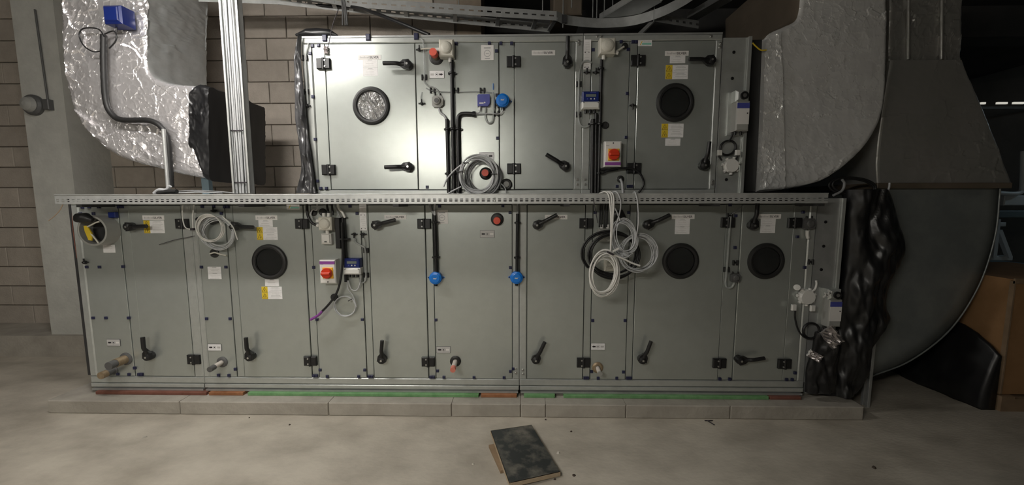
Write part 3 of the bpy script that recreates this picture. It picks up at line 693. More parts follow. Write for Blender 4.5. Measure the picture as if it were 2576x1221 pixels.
def isolator(px, py, label, flip):
    c = U(px, py); w, h, d = .120, .180, .075
    t = thing('isolator_switch', label, 'switch', (c.x, 0, c.z-h/2))
    MB().box(c.x-w/2, c.x+w/2, -d, -.003, c.z-h/2, c.z+h/2, 'white_pl', .008).build('switch_housing', t)
    zz = c.z + (h/2-.022)*(1 if flip else -1)
    MB().box(c.x-w/2+.004, c.x+w/2-.004, -d-.001, -d+.004, zz-.011, zz+.011, 'purple').build('purple_band', t)
    zc = c.z - (.008 if flip else .005)
    MB().box(c.x-.036, c.x+.044, -d-.006, -d+.001, zc-.042, zc+.042, 'amber', .003).build('amber_plate', t)
    m = MB(); m.lathe((c.x+.002, -d-.005, zc), [(.039,0),(.040,.018),(.036,.026)], 'red', 30); m.build('rotary_knob', t)
    m = MB(); m.box(c.x-.032, c.x+.036, -d-.046, -d-.029, zc-.010, zc+.010, 'red', .005); m.build('knob_grip', t)
    m = MB(); s_ = -1 if flip else 1; m.lathe((c.x, -d, c.z+s_*(h/2-.014)), [(.005,0),(.005,.002)], 'ink', 8); m.build('cover_screw', t)
    m = MB(); m.box(c.x-.05, c.x-.028, -d-.0006, -d+.001, c.z+h/2-(.036 if flip else .033), c.z+h/2-(.032 if flip else .029), 'grey_ink'); m.build('maker_mark', t)
    return c
i1 = isolator(1536, 391, 'white isolator with red rotary knob and purple band along its bottom edge', False)
i2 = isolator(836, 680, 'white isolator with red rotary knob and purple band along its top edge', True)
def controller(px, py, label):
    c = U(px, py); w, h, d = .118, .122, .055
    t = thing('pressure_controller', label, 'controller', (c.x, 0, c.z-h/2))
    MB().box(c.x-w/2, c.x+w/2, -d, -.003, c.z-.012, c.z+h/2, 'blue_dark', .007).build('blue_housing', t)
    MB().box(c.x-w/2-.004, c.x+w/2+.004, -d-.006, -.003, c.z-h/2, c.z-.010, 'white_pl', .010).build('terminal_cover', t)
    MB().box(c.x-.036, c.x+.036, -d-.002, -d+.002, c.z+.022, c.z+.040, 'lcd').build('display', t)
    for i, mm in enumerate(('blue_mid', 'white_pl', 'white_pl')):
        x = c.x - .024 + i*.024; m = MB(); m.prism([(x-.005, c.z+.004), (x+.005, c.z+.004), (x+.003, c.z+.013), (x-.003, c.z+.013)], -d-.0022, -d+.001, mm); m.build('key_mark', t)
    m = MB(); m.box(c.x-.005, c.x+.035, -d-.0014, -d+.001, c.z+.049, c.z+.053, 'blue_mid'); m.build('maker_mark', t)
    for dx in (-.05, .05): m = MB(); m.lathe((c.x+dx, -d-.006, c.z-.018), [(.004,0),(.004,.001)], 'ink', 6); m.build('cover_screw', t)
    for dx in (-.03, .0, .03):
        m = MB(); m.tube([(c.x+dx, -.03, c.z-h/2), (c.x+dx, -.03, c.z-h/2-.025)], .011, 'black', 8); m.build('cable_gland', t)
    return c
k1 = controller(1483, 257, 'blue and white pressure controller on the joint of the upper unit sections')
k2 = controller(893, 668, 'blue and white pressure controller below the black trunking beside the isolator')
def blue_sensor(px, py, label):
    c = U(px, py); t = thing('pressure_sensor', label, 'sensor', (c.x, 0, c.z-.05))
    MB().lathe((c.x, -.003, c.z), [(.044,0),(.048,.004),(.048,.034),(.045,.042),(.038,.044),(.036,.048),(.03,.050)], 'blue', 32).build('round_housing', t)
    for s_ in (-1, 1):
        m = MB(); m.prism([(c.x+s_*.040, c.z-.016), (c.x+s_*.066, c.z), (c.x+s_*.040, c.z+.016)][::s_], -.016, -.003, 'blue'); m.build('mounting_ear', t)
        m = MB(); m.lathe((c.x+s_*.054, -.016, c.z), [(.006,0),(.005,.004)], 'ink', 8); m.build('ear_screw', t)
    m = MB(); m.prism([(c.x-.014, c.z-.004), (c.x+.006, c.z-.006), (c.x+.015, c.z+.007), (c.x+.004, c.z+.002), (c.x-.012, c.z+.005)], -.0545, -.052, 'cable'); m.build('pale_logo', t)
    m = MB(); m.tube([(c.x, -.022, c.z-.04), (c.x, -.022, c.z-.062)], .012, 'black', 8); m.build('cable_gland', t)
    return c
s1 = blue_sensor(1265, 256, 'round blue pressure sensor beside the square blue transmitter on the upper unit')
s2 = blue_sensor(1098, 698, 'round blue pressure sensor at the foot of the conduit by the door hinges')
s3 = blue_sensor(1299.5, 697, 'round blue pressure sensor at the foot of the conduit on the section joint')
# square transmitter
c = U(1217, 256); t = thing('pressure_transmitter', 'small square blue violet transmitter on the upper unit', 'sensor', (c.x, 0, c.z-.04))
MB().box(c.x-.047, c.x+.044, -.012, -.003, c.z-.040, c.z+.038, 'white_pl', .003).build('back_plate', t)
MB().prism([(c.x-.042, c.z-.04), (c.x+.032, c.z-.04), (c.x+.046, c.z-.02), (c.x+.046, c.z+.042), (c.x-.034, c.z+.042), (c.x-.042, c.z+.034)], -.040, -.011, 'blue_mid').build('blue_cover', t)
m = MB(); m.box(c.x-.028, c.x+.002, -.0412, -.039, c.z-.024, c.z-.016, 'plate'); m.lathe((c.x+.01, -.039, c.z-.016), [(.006,0),(.006,.0015)], 'plate', 8); m.build('pale_logo', t)
m = MB(); m.tube([(c.x-.026,-.02,c.z-.04), (c.x-.026,-.02,c.z-.066)], .010, 'white_pl', 8); m.build('cable_gland', t)
# differential pressure switches (clear cap over grey body)
def dp_switch(px, py, label, s_=1.0, mat='grey_pl'):
    c = U(px, py); t = thing('pressure_switch', label, 'switch', (c.x, 0, c.z-.04))
    a = .040*s_; MB().prism([(c.x+x*a, c.z+z_*a) for x, z_ in [(-1,-.7),(-.7,-1),(.5,-1),(1,-.6),(1.05,.4),(.7,1),(-.6,1),(-1,.7)]], -.034, -.003, mat).build('switch_body', t)
    MB().lathe((c.x-.004, -.033, c.z+.002), [(.030*s_,0),(.028*s_,.012),(.022*s_,.018)], mat, 18).build('clear_cap', t)
    MB().lathe((c.x-.004, -.050, c.z+.002), [(.017*s_,0),(.015*s_,.006)], 'grey_dark', 14).build('setting_dial', t)
    for dx in (-.02, .018): m = MB(); m.tube([(c.x+dx,-.018,c.z+.035*s_), (c.x+dx,-.018,c.z+.058*s_)], .006, 'black', 6); m.build('hose_port', t)
    return c
dp_switch(1103, 258, 'grey differential pressure switch with round dial left of the conduits on the upper unit')
dp_switch(1846, 698, 'dark pressure switch with round dial between the two portholes of the lower unit', .8, 'grey_dark')
dp_switch(2030, 563, 'dark pressure switch with white cap at the top right of the lower unit', 1.0, 'grey_dark')
# small white switch box
c = U(827, 600.5); t = thing('light_switch', 'small white rocker switch box under the domed junction box', 'switch', (c.x, 0, c.z-.04))
MB().box(c.x-.038, c.x+.038, -.042, -.003, c.z-.040, c.z+.040, 'white_pl', .006).build('switch_box', t)
MB().box(c.x-.030, c.x+.030, -.050, -.041, c.z-.030, c.z+.034, 'white_pl', .004).build('rocker', t)
MB().box(c.x-.009, c.x+.009, -.0515, -.049, c.z-.024, c.z-.014, 'grey_dark').build('indicator_window', t)
# damper actuators
def actuator(px, py, label, Y=-.002, tilt=0):
    c = U(px, py, Y); t = thing('damper_actuator', label, 'actuator', (c.x, Y, c.z-.14))
    z0, z1 = c.z-.14, c.z+.14
    MB().box(c.x-.058, c.x+.058, Y-.006, Y+.006, z0-.02, z1, 'galv_frame').build('mounting_plate', t)
    MB().box(c.x-.036, c.x+.056, Y-.075, Y-.006, z0, z1-.075, 'grey_pl', .008).build('motor_housing', t)
    MB().box(c.x-.040, c.x+.052, Y-.070, Y-.006, z1-.078, z1, 'galv_frame', .014).build('gear_head', t)
    MB().lathe((c.x+.012, Y-.069, z1-.04), [(.027,0),(.027,.014),(.016,.014),(.016,.006)], 'black', 18, capend=False).build('clamp_ring', t)
    MB().lathe((c.x+.012, Y-.069, z1-.04), [(.014,0),(.013,.016)], 'screw', 10).build('drive_shaft', t)
    MB().box(c.x-.032, c.x+.052, Y-.0765, Y-.074, c.z+.014, c.z+.050, 'blue_mid').build('blue_label', t)
    MB().box(c.x-.032, c.x+.052, Y-.0762, Y-.074, c.z-.095, c.z+.013, 'plate').build('rating_label', t)
    MB().lathe((c.x+.040, Y-.075, c.z-.02), [(.005,0),(.005,.003)], 'ink', 8).build('release_button', t)
    for dx in (-.02, .02): m = MB(); m.tube([(c.x+dx, Y-.04, z0), (c.x+dx, Y-.04, z0-.024)], .009, 'black', 8); m.build('cable_gland', t)
    return c
a1 = actuator(1851, 284, 'damper actuator with blue label band on the upper damper section')
a2 = actuator(2079, 770, 'damper actuator with blue label band on the tall lower damper section')
c = U(2082, 741, -.09); m = MB(); m.beam(c+Vector((-.03,0,-.02)), c+Vector((.03,0,.02)), .01, .006, 'white_pl', up=(0,1,0)); m.beam(c+Vector((-.022,0,.012)), c+Vector((.006,0,-.02)), .008, .006, 'white_pl', up=(0,1,0)); m.beam(c+Vector((0,0,.028)), c+Vector((.026,0,-.004)), .008, .006, 'white_pl', up=(0,1,0))
tag(m.build('plastic_key'), 'white plastic crank key lodged on the lower damper actuator', 'key')
# round white junction boxes
def round_box(px, py, label, r=.056):
    c = U(px, py, -.002); t = thing('round_junction_box', label, 'junction box', (c.x, 0, c.z-r))
    MB().lathe((c.x, -.002, c.z), [(r*.9,0),(r*.95,.02),(r*.9,.032),(r*.84,.036),(r*.82,.042)], 'white_pl', 12).build('box_body', t)
    for k in range(7):
        an = k*2*math.pi/7 + .3; d = Vector((math.cos(an), 0, math.sin(an))); p = Vector((c.x, -.018, c.z)) + d*r*.85
        m = MB(); m.tube([p, p + d*.016], .012, 'white_pl', 8); m.build('knockout_gland', t)
    return c
r1 = round_box(1835, 418, 'round white junction box below the coil on the upper damper')
r2 = round_box(2024, 746, 'round white junction box hanging on the lower right post', .062)
c = U(2004, 724, -.03); m = MB(); m.lathe(c, [(.011,0),(.022,.004),(.022,.014),(.010,.016)], 'white_pl', 14, ax=(-.4,-.8,.3)); m.lathe(c+Vector((-.006,-.012,.004)), [(.011,0),(.010,.002)], 'ink', 10, ax=(-.4,-.8,.3)); tag(m.build('spare_gland'), 'white ring gland beside the round junction box', 'gland')
# pipe stubs through the panels
def stub(px, py, r, L, label, parts, flange=.045, fmat='black_rubber', d=(0,-1,0)):
    c = U(px, py); d = Vector(d).normalized(); t = thing('pipe_stub', label, 'pipe', c)
    MB().lathe(c + Vector((0,-.001,0)), [(flange,0),(flange,.006),(flange*.75,.012),(r*1.02,.013)], fmat, 26, capend=False).build('rubber_collar', t)
    s0 = 0
    for nm, l, rr, mat in parts:
        MB().tube([c + d*s0, c + d*(s0+l)], rr, mat, 16).build(nm, t); s0 += l
    return c
stub(560, 911, .020, .17, 'white pipe stub with dark threaded end on the narrow labelled panel', [('pipe', .085, .018, 'pipe_white'), ('threaded_end', .045, .021, 'grey_dark')], .042, 'grey_dark', (0,-1,-.05))
stub(1146, 909, .02, .13, 'white pipe stub with pink red cap low on the wide plain panel', [('pipe', .095, .0185, 'pipe_white'), ('end_cap', .035, .021, 'pink_cap')], .043, d=(0,-1,-.12))
stub(1503, 925, .02, .10, 'white pipe stub with dark end below the arrow plate under the coils', [('pipe', .085, .0165, 'pipe_white'), ('end_cap', .012, .019, 'grey_pl')], .043, 'brass_old', (0,-1,-.1))
stub(318, 903, .03, .2, 'thick tan pipe stub with dark end at the left end section', [('pipe', .085, .034, 'brass_old'), ('threaded_end', .05, .030, 'grey_dark')], .05, 'grey_dark', (0,-1,-.02))
stub(287, 932, .02, .1, 'short capped brown pipe stub under the thick tan pipe', [('pipe', .06, .028, 'grey_dark'), ('end_cap', .04, .028, 'brass_old')], .036, 'grey_dark', (0,-1,-.0))
stub(1251, 552, .02, .05, 'short red capped pipe high on the wide plain panel', [('pipe', .03, .020, 'pink_cap'), ('end_cap', .03, .026, 'red_cap')], .048, d=(0,-1,-.15))
stub(1098, 145, .025, .09, 'red capped pipe in a black collar on the upper unit', [('pipe', .05, .022, 'brass_old'), ('end_cap', .045, .027, 'red_cap')], .052, d=(-.05,-1,.05))
stub(1222, 437, .02, .05, 'red capped pipe ringed by the big cable coil', [('pipe', .035, .022, 'brass_old'), ('end_cap', .03, .025, 'red_cap')], .046, d=(0,-1,.02))
for px, py, r, lab in [(1522,316,.026,'round black blanking plug above the isolator on the upper unit'), (1274,464,.042,'black cable gland ring at the bottom beside the big cable coil'), (842,748,.028,'round black plug behind the drooping black cable'), (541,637,.034,'black plug with cut cable below the white cable coil'), (790,535,.026,'black cable entry ring beside the hinge under the tray'), (813,534,.028,'round black plug next to the cable entry ring under the tray')]:
    c = U(px, py); m = MB(); m.lathe((c.x, -.002, c.z), [(r,0),(r,.008),(r*.8,.012),(r*.55,.011)], 'black_rubber', 20)
    if r == .042: m.lathe((c.x, -.012, c.z), [(r*.5,0),(r*.5,.008)], 'grey_pl', 16)
    tag(m.build('cable_grommet'), lab, 'grommet')
for px, py, lab in [(1062,262,'black pressure tap below the clear tube on the upper unit'), (775,268,'black pressure tap at the foot of the clear tube on the left post'), (1475.5,184,'black pressure tap under the strip label on the upper post'), (1498,184,'black pressure tap beside the upper conduit'), (1590,266,'single black pressure tap between two blue clips on the upper mullion'), (892.5,589,'black pressure tap left of the strip label mullion on the lower unit'), (915,589,'black pressure tap under the lower strip label'), (1056,127,'black hooked pressure tap beside the red capped pipe'), (541,531,'black cable entry above the white cable coil'), (218,660,'dark pressure tap on the left end post')]:
    tag(inst('pressure_tap', TAP, floor_, U(px, py) + Vector((0,-.004,0)), math.pi if py in (589,) or px == 1590 else 0), lab, 'pressure tap')
for o in [o for o in bpy.data.objects if o.name.startswith('pressure_tap')]: o.parent = None

# ------------------------------------------------------------------ conduits
def conduit(name, label, path, r, mat='black', clips=(), Y=-.03, cat='conduit'):
    t = thing(name, label, cat, U(path[-1][0], path[-1][1], Y))
    MB().tube([U(p[0], p[1], p[2] if len(p) > 2 else Y) for p in path] if len(path) == 2 else upath(path, Y), r, mat, 12).build('conduit_pipe', t)
    for px, py in clips:
        c = U(px, py, Y); m = MB(); m.lathe((c.x, Y, c.z-.008), [(r*1.15,0),(r*1.5,.004),(r*1.5,.014),(r*1.15,.018)], 'black', 12, ax=(0,0,1)); m.box(c.x-r*2, c.x+r*2, Y, -.003, c.z-.006, c.z+.006, 'black'); m.build('pipe_clip', t)
    return t
conduit('conduit', 'tallest black conduit running down from the domed box on the upper unit', [(1136.5,152),(1142,486)], .0145, clips=[(1137,184),(1139,325),(1141,437)])
conduit('conduit', 'black conduit below the grey dial switch on the upper unit', [(1124.5,300),(1129,486)], .0135, clips=[(1126,325),(1128,437)])
conduit('conduit', 'black conduit bent towards the square blue transmitter', [(1194,287),(1170,286),(1158,289),(1152.5,302),(1153,360),(1155,486)], .0145, clips=[(1152.5,325)])
c = U(1192, 287, -.03); m = MB(); m.lathe(c, [(.02,-.008),(.02,.012)], 'black', 12, ax=(1,0,0)); tag(m.build('conduit_bush'), 'black end bush of the bent conduit', 'bush')
conduit('conduit', 'thin black conduit down from the domed box of the shorter upper section', [(1513.5,150),(1505,486)], .0115, clips=[(1512,172),(1508,312),(1506,436)])
conduit('conduit', 'thick black conduit under the blue controller on the upper joint', [(1491.5,300),(1489,486)], .016, clips=[(1491,312)])
conduit('conduit', 'second black conduit under the blue controller next to the thick one', [(1499.5,285),(1497.5,486)], .012)
conduit('conduit', 'straight black conduit above the sensor by the door hinges', [(1093,540),(1097.5,683)], .0145, clips=[(1094,560),(1096,648)])
conduit('conduit', 'straight black conduit above the sensor on the section joint', [(1302,538),(1300.5,683)], .012, clips=[(1302,561),(1301,649)])
t = thing('cable_trunking', 'wide black cable trunking hanging under the tray beside the white switch', 'trunking', U(862, 620, -.03))
a, b = U(848, 548), U(864, 624); MB().box(a.x, b.x, -.045, -.003, b.z, a.z, 'black', .004).build('short_sleeve', t)
a, b = U(864, 545), U(879, 708); MB().box(a.x, b.x-.004, -.04, -.003, b.z, a.z, 'black', .006).build('long_sleeve', t)
m = MB(); c = U(872, 601); m.box(c.x-.045, c.x+.03, -.05, -.003, c.z-.006, c.z+.006, 'black'); m.build('strap', t)

# ------------------------------------------------------------------ cables and tubes
def cable(name, label, path, r, mat='cable', Y=-.02, cat='cable', n=7, group=None):
    return tag(MB().tube(upath(path, Y), r, mat, n).build(name), label, cat, group)
def coil(m, px, py, rx, ry, Y, turns, r, mat, jit=.08, tilt=0.0, seed=1, depth=.03, seg=44, skew=0.0):
    rnd = random.Random(seed); c = U(px, py, Y); s_ = SC(Y); pts = []
    N = int(turns*seg); ph = rnd.uniform(0, 6)
    ks = [(rnd.uniform(-jit, jit), rnd.uniform(-jit, jit), rnd.uniform(-jit, jit)*.5, rnd.uniform(0, 1)) for _ in range(int(turns)+3)]
    for i in range(N+1):
        q = i/seg; k = int(q); f = q-k; f = f*f*(3-2*f); A, B = ks[k], ks[k+1]
        L = lambda j: A[j] + (B[j]-A[j])*f
        an = ph + 2*math.pi*i/seg; rr = 1 + L(2)
        x = rx*s_*(math.cos(an)*rr + L(0)); z_ = ry*s_*(math.sin(an)*rr + L(1))
        ct, st = math.cos(tilt), math.sin(tilt)
        pts.append(Vector((c.x + x*ct - z_*st, Y - depth*(L(3)-.5) + skew*z_, c.z + x*st + z_*ct)))
    m.tube(pts, r, mat, 6); return pts
# big coil on the upper unit
t = thing('cable_coil', 'big grey cable coil hung around the red cap on the upper unit', 'cable coil', U(1200, 486, -.09))
m = MB(); coil(m, 1204, 440, 42, 43, -.10, 12, .0046, 'cable', .14, seed=3, depth=.04); m.build('cable_loops', t)
m = MB(); coil(m, 1216, 445, 40, 42, -.05, 6, .0052, 'cable_dk', .14, seed=5, depth=.03); m.build('inner_loops', t)
MB().tube(upath([(1160,415),(1140,432),(1125,450),(1116,470)], -.10), .0055, 'cable', 7).build('cable_tail', t); MB().tube(upath([(1160,470),(1140,480),(1128,487)], -.11), .0055, 'cable', 7).build('cable_tail', t); MB().tube(upath([(1158,440),(1162,465),(1172,478),(1184,488)], -.13), .0055, 'cable', 7).build('cable_tail', t)
for px, py in [(1158,432),(1243,438),(1172,410)]:
    c = U(px, py, -.115); m = MB(); m.obox(c, (.020,0,0), (0,.022,0), (0,0,.003), 'black'); m.build('cable_tie', t)
# white coil at the left
t = thing('cable_coil', 'coil of thin white cable hung on the narrow panel of the left door', 'cable coil', U(545, 632, -.06))
m = MB(); coil(m, 527, 574, 34, 33, -.09, 5, .0036, 'white_pl', .10, seed=8); m.build('front_loops', t)
m = MB(); coil(m, 549, 586, 40, 38, -.05, 10, .0036, 'cable', .20, seed=9); m.build('rear_loops', t)
MB().tube(upath([(460,516),(459,545),(466,572),(484,578)], -.07), .0042, 'white_pl', 6).build('cable_tail', t); MB().tube(upath([(488,516),(485,545),(486,575)], -.07), .0042, 'white_pl', 6).build('cable_tail', t); MB().tube(upath([(560,545),(585,570),(598,604)], -.1), .0042, 'white_pl', 6).build('cable_tail', t)
c = U(486, 577, -.08); m = MB(); m.obox(c, (.012,0,0), (0,.014,0), (0,0,.008), 'ink'); m.build('cable_tie', t)
cable('cut_cable', 'short cut cream cable poking from the black plug', [(528,639),(540,636),(555,640),(569,643)], .0055, 'beige_pl', -.03)
for px, py, lab in [(508,553,'dark rounded cable plug inside the white cable coil'), (538,557,'second dark cable plug inside the white cable coil')]:
    c = U(px, py, -.02); m = MB(); m.tube([c+Vector((-.035,0,.004)), c+Vector((-.01,-.006,-.004)), c+Vector((.035,0,.002))], [.016,.024,.014], 'black', 10); tag(m.build('cable_plug'), lab, 'plug')
cable('loose_wire', 'thin dark wire slanting from the white coil across the left door', [(400,616),(440,604),(490,594)], .0022, 'ink', -.02)
# small coil under the controller
t = thing('cable_coil', 'small neat grey cable coil below the blue controller', 'cable coil', U(868, 798, -.04))
m = MB(); coil(m, 868, 771, 27, 26, -.03, 3, .0045, 'cable', .05, seed=12, depth=.012); m.build('cable_loops', t)
MB().tube(upath([(873,706),(876,728),(888,745),(897,772)], -.03), .0042, 'cable', 6).build('cable_tail', t); MB().tube(upath([(876,706),(884,728),(898,730),(906,712),(907,692)], -.03), .0042, 'cable', 6).build('cable_tail', t)
c = U(881, 755, -.035); m = MB(); m.obox(c, (.013,0,.007), (0,.010,0), (-.001,0,.003), 'ink'); m.build('cable_tie', t)
t = thing('black_cable', 'drooping black cable with a purple tip hanging past the isolator', 'cable', U(783, 804, -.05))
m = MB(); m.tube(upath([(860,560),(862,640),(859,690),(850,730),(836,755),(822,772),(810,784)], -.075), .0085, 'black', 8); m.build('cable_sheath', t)
m = MB(); m.tube(upath([(811,783),(800,794),(781,805)], -.076), .0095, 'purple', 8); m.build('purple_tip', t)
cable('black_cable', 'black cable looping from the tray into the domed junction box', [(772,512),(774,540),(784,560),(800,568),(812,568)], .010, 'black', -.04)
cable('grey_cable', 'grey cable curling into the cable entry ring under the tray', [(798,512),(797,528),(786,528),(782,540),(786,552)], .0055, 'cable', -.03)
for x0, x1, lab in [(824,828,'black cable dropping into the left gland of the junction box'), (836,838,'black cable dropping into the right gland of the junction box')]:
    cable('black_cable', lab, [(x0-2,512),(x0,525),(x1,542)], .008, 'black', -.04)
cable('white_cable', 'white cable dropping from the tray into the black trunking', [(850,514),(853,525),(862,536),(868,548)], .0085, 'white_pl', -.04)
cable('grey_cable', 'grey cable dropping from the tray beside the trunking', [(840,514),(848,530),(856,548)], .007, 'cable_dk', -.04)
cable('grey_cable', 'grey cable fanning down into the conduit by the door hinges', [(1080,513),(1086,528),(1093,542)], .009, 'cable_dk', -.035)
cable('white_cable', 'white cable fanning down into the conduit by the door hinges', [(1094,513),(1093,528),(1094,542)], .0075, 'cable', -.04)
cable('grey_cable', 'grey cable dropping into the conduit on the section joint', [(1302,513),(1302,540)], .008, 'cable_dk', -.03)
cable('clear_tube', 'clear plastic tube with U bend below the square transmitter', [(1222,270),(1221,295),(1228,309),(1238,306),(1241,290),(1243,262),(1240,232)], .0065, 'clear_tube', -.025)
cable('clear_tube', 'thin clear tube looping down to the grey dial switch', [(1058,96),(1064,104),(1066,130),(1068,190),(1068,206),(1078,217),(1090,220),(1102,228),(1107,244)], .0052, 'clear_tube', -.015)
cable('clear_tube', 'thin clear tube running level past the conduits', [(1072,222),(1090,229),(1140,232),(1200,231),(1240,234)], .0038, 'clear_tube', -.012)
cable('clear_tube', 'short clear tube hanging to the black pressure tap', [(1062,232),(1059,245),(1061,258)], .004, 'clear_tube', -.015)
cable('grey_cable', 'grey cable from the dial switch down into the conduit', [(1104,272),(1108,284),(1118,292),(1124,304)], .009, 'cable', -.03)
cable('grey_cable', 'grey cable from the bent conduit to the round blue sensor', [(1192,287),(1230,286),(1255,287),(1263,282),(1265,272)], .004, 'cable', -.03)
cable('grey_cable', 'thin grey cable from the square transmitter to the bent conduit', [(1208,272),(1206,282),(1196,287)], .004, 'cable', -.03)
cable('white_cable', 'white cable from the domed box to the hooked tap', [(1112,121),(1095,122),(1075,122),(1058,124)], .005, 'beige_pl', -.035)
cable('blue_tube', 'thin blue capillary end above the square transmitter', [(1240.5,210),(1240.5,226)], .003, 'blue', -.02)
cable('clear_tube', 'clear tube down the left post of the upper unit', [(777,108),(771,130),(769,148),(772,200),(775,262)], .008, 'clear_tube', -.012)
cable('clear_tube', 'clear tube looping beside the blue controller on the upper joint', [(1488,158),(1478,154),(1464,160),(1457,190),(1456,240),(1455,290),(1460,314),(1470,320),(1482,316),(1486,300)], .0075, 'clear_tube', -.015)
cable('white_cable', 'white cable slanting from the domed box to a black ring', [(1545,132),(1556,126),(1570,117)], .007, 'beige_pl', -.035)
c = U(1571, 117); m = MB(); m.lathe((c.x,-.002,c.z), [(.022,0),(.02,.014),(.012,.016)], 'black_rubber', 16); tag(m.build('cable_grommet'), 'black ring at the end of the slanting white cable', 'grommet')
cable('black_cable', 'black cable arching over the lower hinge of the shorter upper section', [(1513,437),(1535,428),(1560,424),(1585,424),(1605,432),(1617,450),(1618,468),(1606,486)], .0075, 'black', -.04)
cable('black_cable', 'short black cable under the isolator of the upper unit', [(1511,426),(1530,429),(1555,426)], .009, 'black', -.03)
c = U(1560, 451); m = MB(); m.lathe((c.x,-.002,c.z), [(.026,0),(.026,.010),(.014,.013)], 'black_rubber', 18); tag(m.build('cable_grommet'), 'black ring where a grey cable leaves the upper panel', 'grommet')
cable('grey_cable', 'grey cable dropping from the black ring to the tray', [(1560,450),(1565,462),(1567,488)], .009, 'cable', -.03)
cable('grey_cable', 'thin grey cable from the gland ring at the bottom to the tray', [(1260,462),(1270,472),(1274,488)], .0045, 'cable', -.05)
cable('clear_tube', 'clear tube from the lower tap to the clip beside the controller', [(893,600),(895,610),(908,618),(918,626),(920,660),(921,695)], .007, 'clear_tube', -.015)
cable('clear_tube', 'thin clear tube from the tap under the lower strip label', [(916,600),(919,620)], .004, 'clear_tube', -.015)
cable('clear_tube', 'clear tube bent back below the blue controller', [(921,694),(918,708),(908,712),(904,700)], .007, 'clear_tube', -.018)
cable('clear_tube', 'long clear tube down the mullion between the two lower portholes', [(1838,545),(1835,580),(1828,680),(1825,712),(1830,724),(1842,722),(1848,708)], .008, 'clear_tube', -.02)
cable('thin_tube', 'thin dark line slanting from the tray to the long clear tube', [(1870,516),(1855,528),(1840,540)], .003, 'cable_dk', -.02)
for px, py, lab in [(1068,196,'black tube clip below the hooked tap'), (1089,229,'black tube clip left of the conduits'), (1148,229,'black tube clip right of the tall conduit'), (1214,229,'black tube clip above the square transmitter'), (1249,266,'black tube clip between transmitter and round sensor'), (1249,287,'black tube clip under the round blue sensor'), (769,147,'black tube clip high on the left post'), (772,232,'black tube clip midway on the left post'), (1456,213,'black tube clip above the controller on the upper joint'), (1455,289,'black tube clip below the controller on the upper joint'), (922,630,'black tube clip above the lower controller'), (922,692,'black tube clip below the lower controller'), (1834,543,'black tube clip at the top of the long clear tube'), (1826,678,'black tube clip low on the long clear tube'), (1848,661,'black tube clip over the dark pressure switch'), (2037,659,'black tube clip on the lower right post')]:
    o = tag(inst('tube_clip', TCLIP, floor_, U(px, py) + Vector((0,-.004,0))), lab, 'clip'); o.parent = None
# hanging coils over the tray on the right
t = thing('cable_coil', 'white cable coil hanging lowest below the tray, tied at its top', 'cable coil', U(1520, 750, -.28))
m = MB(); pts = coil(m, 1520, 692, 33, 52, -.27, 13, .0042, 'white_pl', .20, tilt=-.10, seed=21, depth=.05); m.build('cable_loops', t)
m = MB()
for dx, k in ((0,0),(6,.01),(11,.02)):
    m.tube(smooth_path([U(1508+dx, 487, -.20), U(1524+dx, 483, -.262), U(1533+dx, 500, -.285), U(1537+dx*.4, 560, -.29), U(1536, 632, -.29)], 8), .0052, 'white_pl', 7)
m.tube(upath([(1540,640),(1565,650),(1590,662),(1610,669)], -.29), .0065, 'white_pl', 7); m.build('cable_tails', t)
c = U(1535, 637, -.285); m = MB(); m.obox(c, (.017,0,-.008), (0,.03,0), (.003,0,.006), 'ink'); m.build('cable_tie', t)
c = U(1549, 629, -.30); m = MB(); m.obox(c, (.020,0,.011), (0,.003,0), (-.003,0,.005), 'white_pl'); m.build('tie_tail', t)
t = thing('cable_coil', 'wide thin grey cable coil hanging to the right of the tied white coil', 'cable coil', U(1610, 690, -.2))
m = MB(); coil(m, 1606, 636, 44, 46, -.20, 11, .0038, 'cable', .18, seed=23, depth=.05); m.build('cable_loops', t)
MB().tube(smooth_path([U(1592,487,-.2), U(1598,485,-.262), U(1604,510,-.28), U(1606,560,-.27), U(1600,600,-.24)], 8), .005, 'cable', 7).build('cable_tail', t)
t = thing('cable_coil', 'small upper grey cable coil behind the tied white coil', 'cable coil', U(1570, 640, -.24))
m = MB(); coil(m, 1571, 598, 28, 42, -.235, 11, .0040, 'cable', .26, seed=25, depth=.05, tilt=.2); m.build('cable_loops', t)
MB().tube(smooth_path([U(1540,484,-.22), U(1552,484,-.262), U(1561,505,-.28), U(1560,530,-.27), U(1552,560,-.25)], 8), .0046, 'cable', 7).build('cable_tail', t); MB().tube(smooth_path([U(1534,500,-.27), U(1550,530,-.27), U(1560,556,-.26)], 8), .0046, 'cable', 7).build('cable_tail', t)
t = thing('cable_coil', 'black cable coil hanging behind the white and grey coils', 'cable coil', U(1538, 700, -.12))
m = MB(); coil(m, 1538, 645, 64, 56, -.13, 5, .0068, 'black', .16, seed=27, depth=.05); m.build('cable_loops', t)
for x, lab in [(1509,'first black cable dropping behind the tray to the half hidden box'), (1514,'second black cable dropping behind the tray to the half hidden box'), (1521,'third black cable dropping behind the tray to the half hidden box'), (1527,'fourth black cable dropping behind the tray to the half hidden box')]:
    cable('black_cable', lab, [(x+2,512),(x,540),(x-1,572)], .0062, 'black', -.045)
cable('thin_wire', 'thin black wire slanting down from the tray slots beside the black cables', [(1492,498),(1496,520),(1504,562)], .0025, 'ink', -.25)
c = U(1556, 548, -.05); m = MB(); m.tube([c+Vector((-.04,0,-.02)), c+Vector((-.03,-.01,.025)), c+Vector((.01,-.01,.03)), c+Vector((.05,0,-.01))], [.014,.03,.032,.012], 'black', 10); tag(m.build('cable_plug'), 'black plug behind the hanging coils under the tray', 'plug')
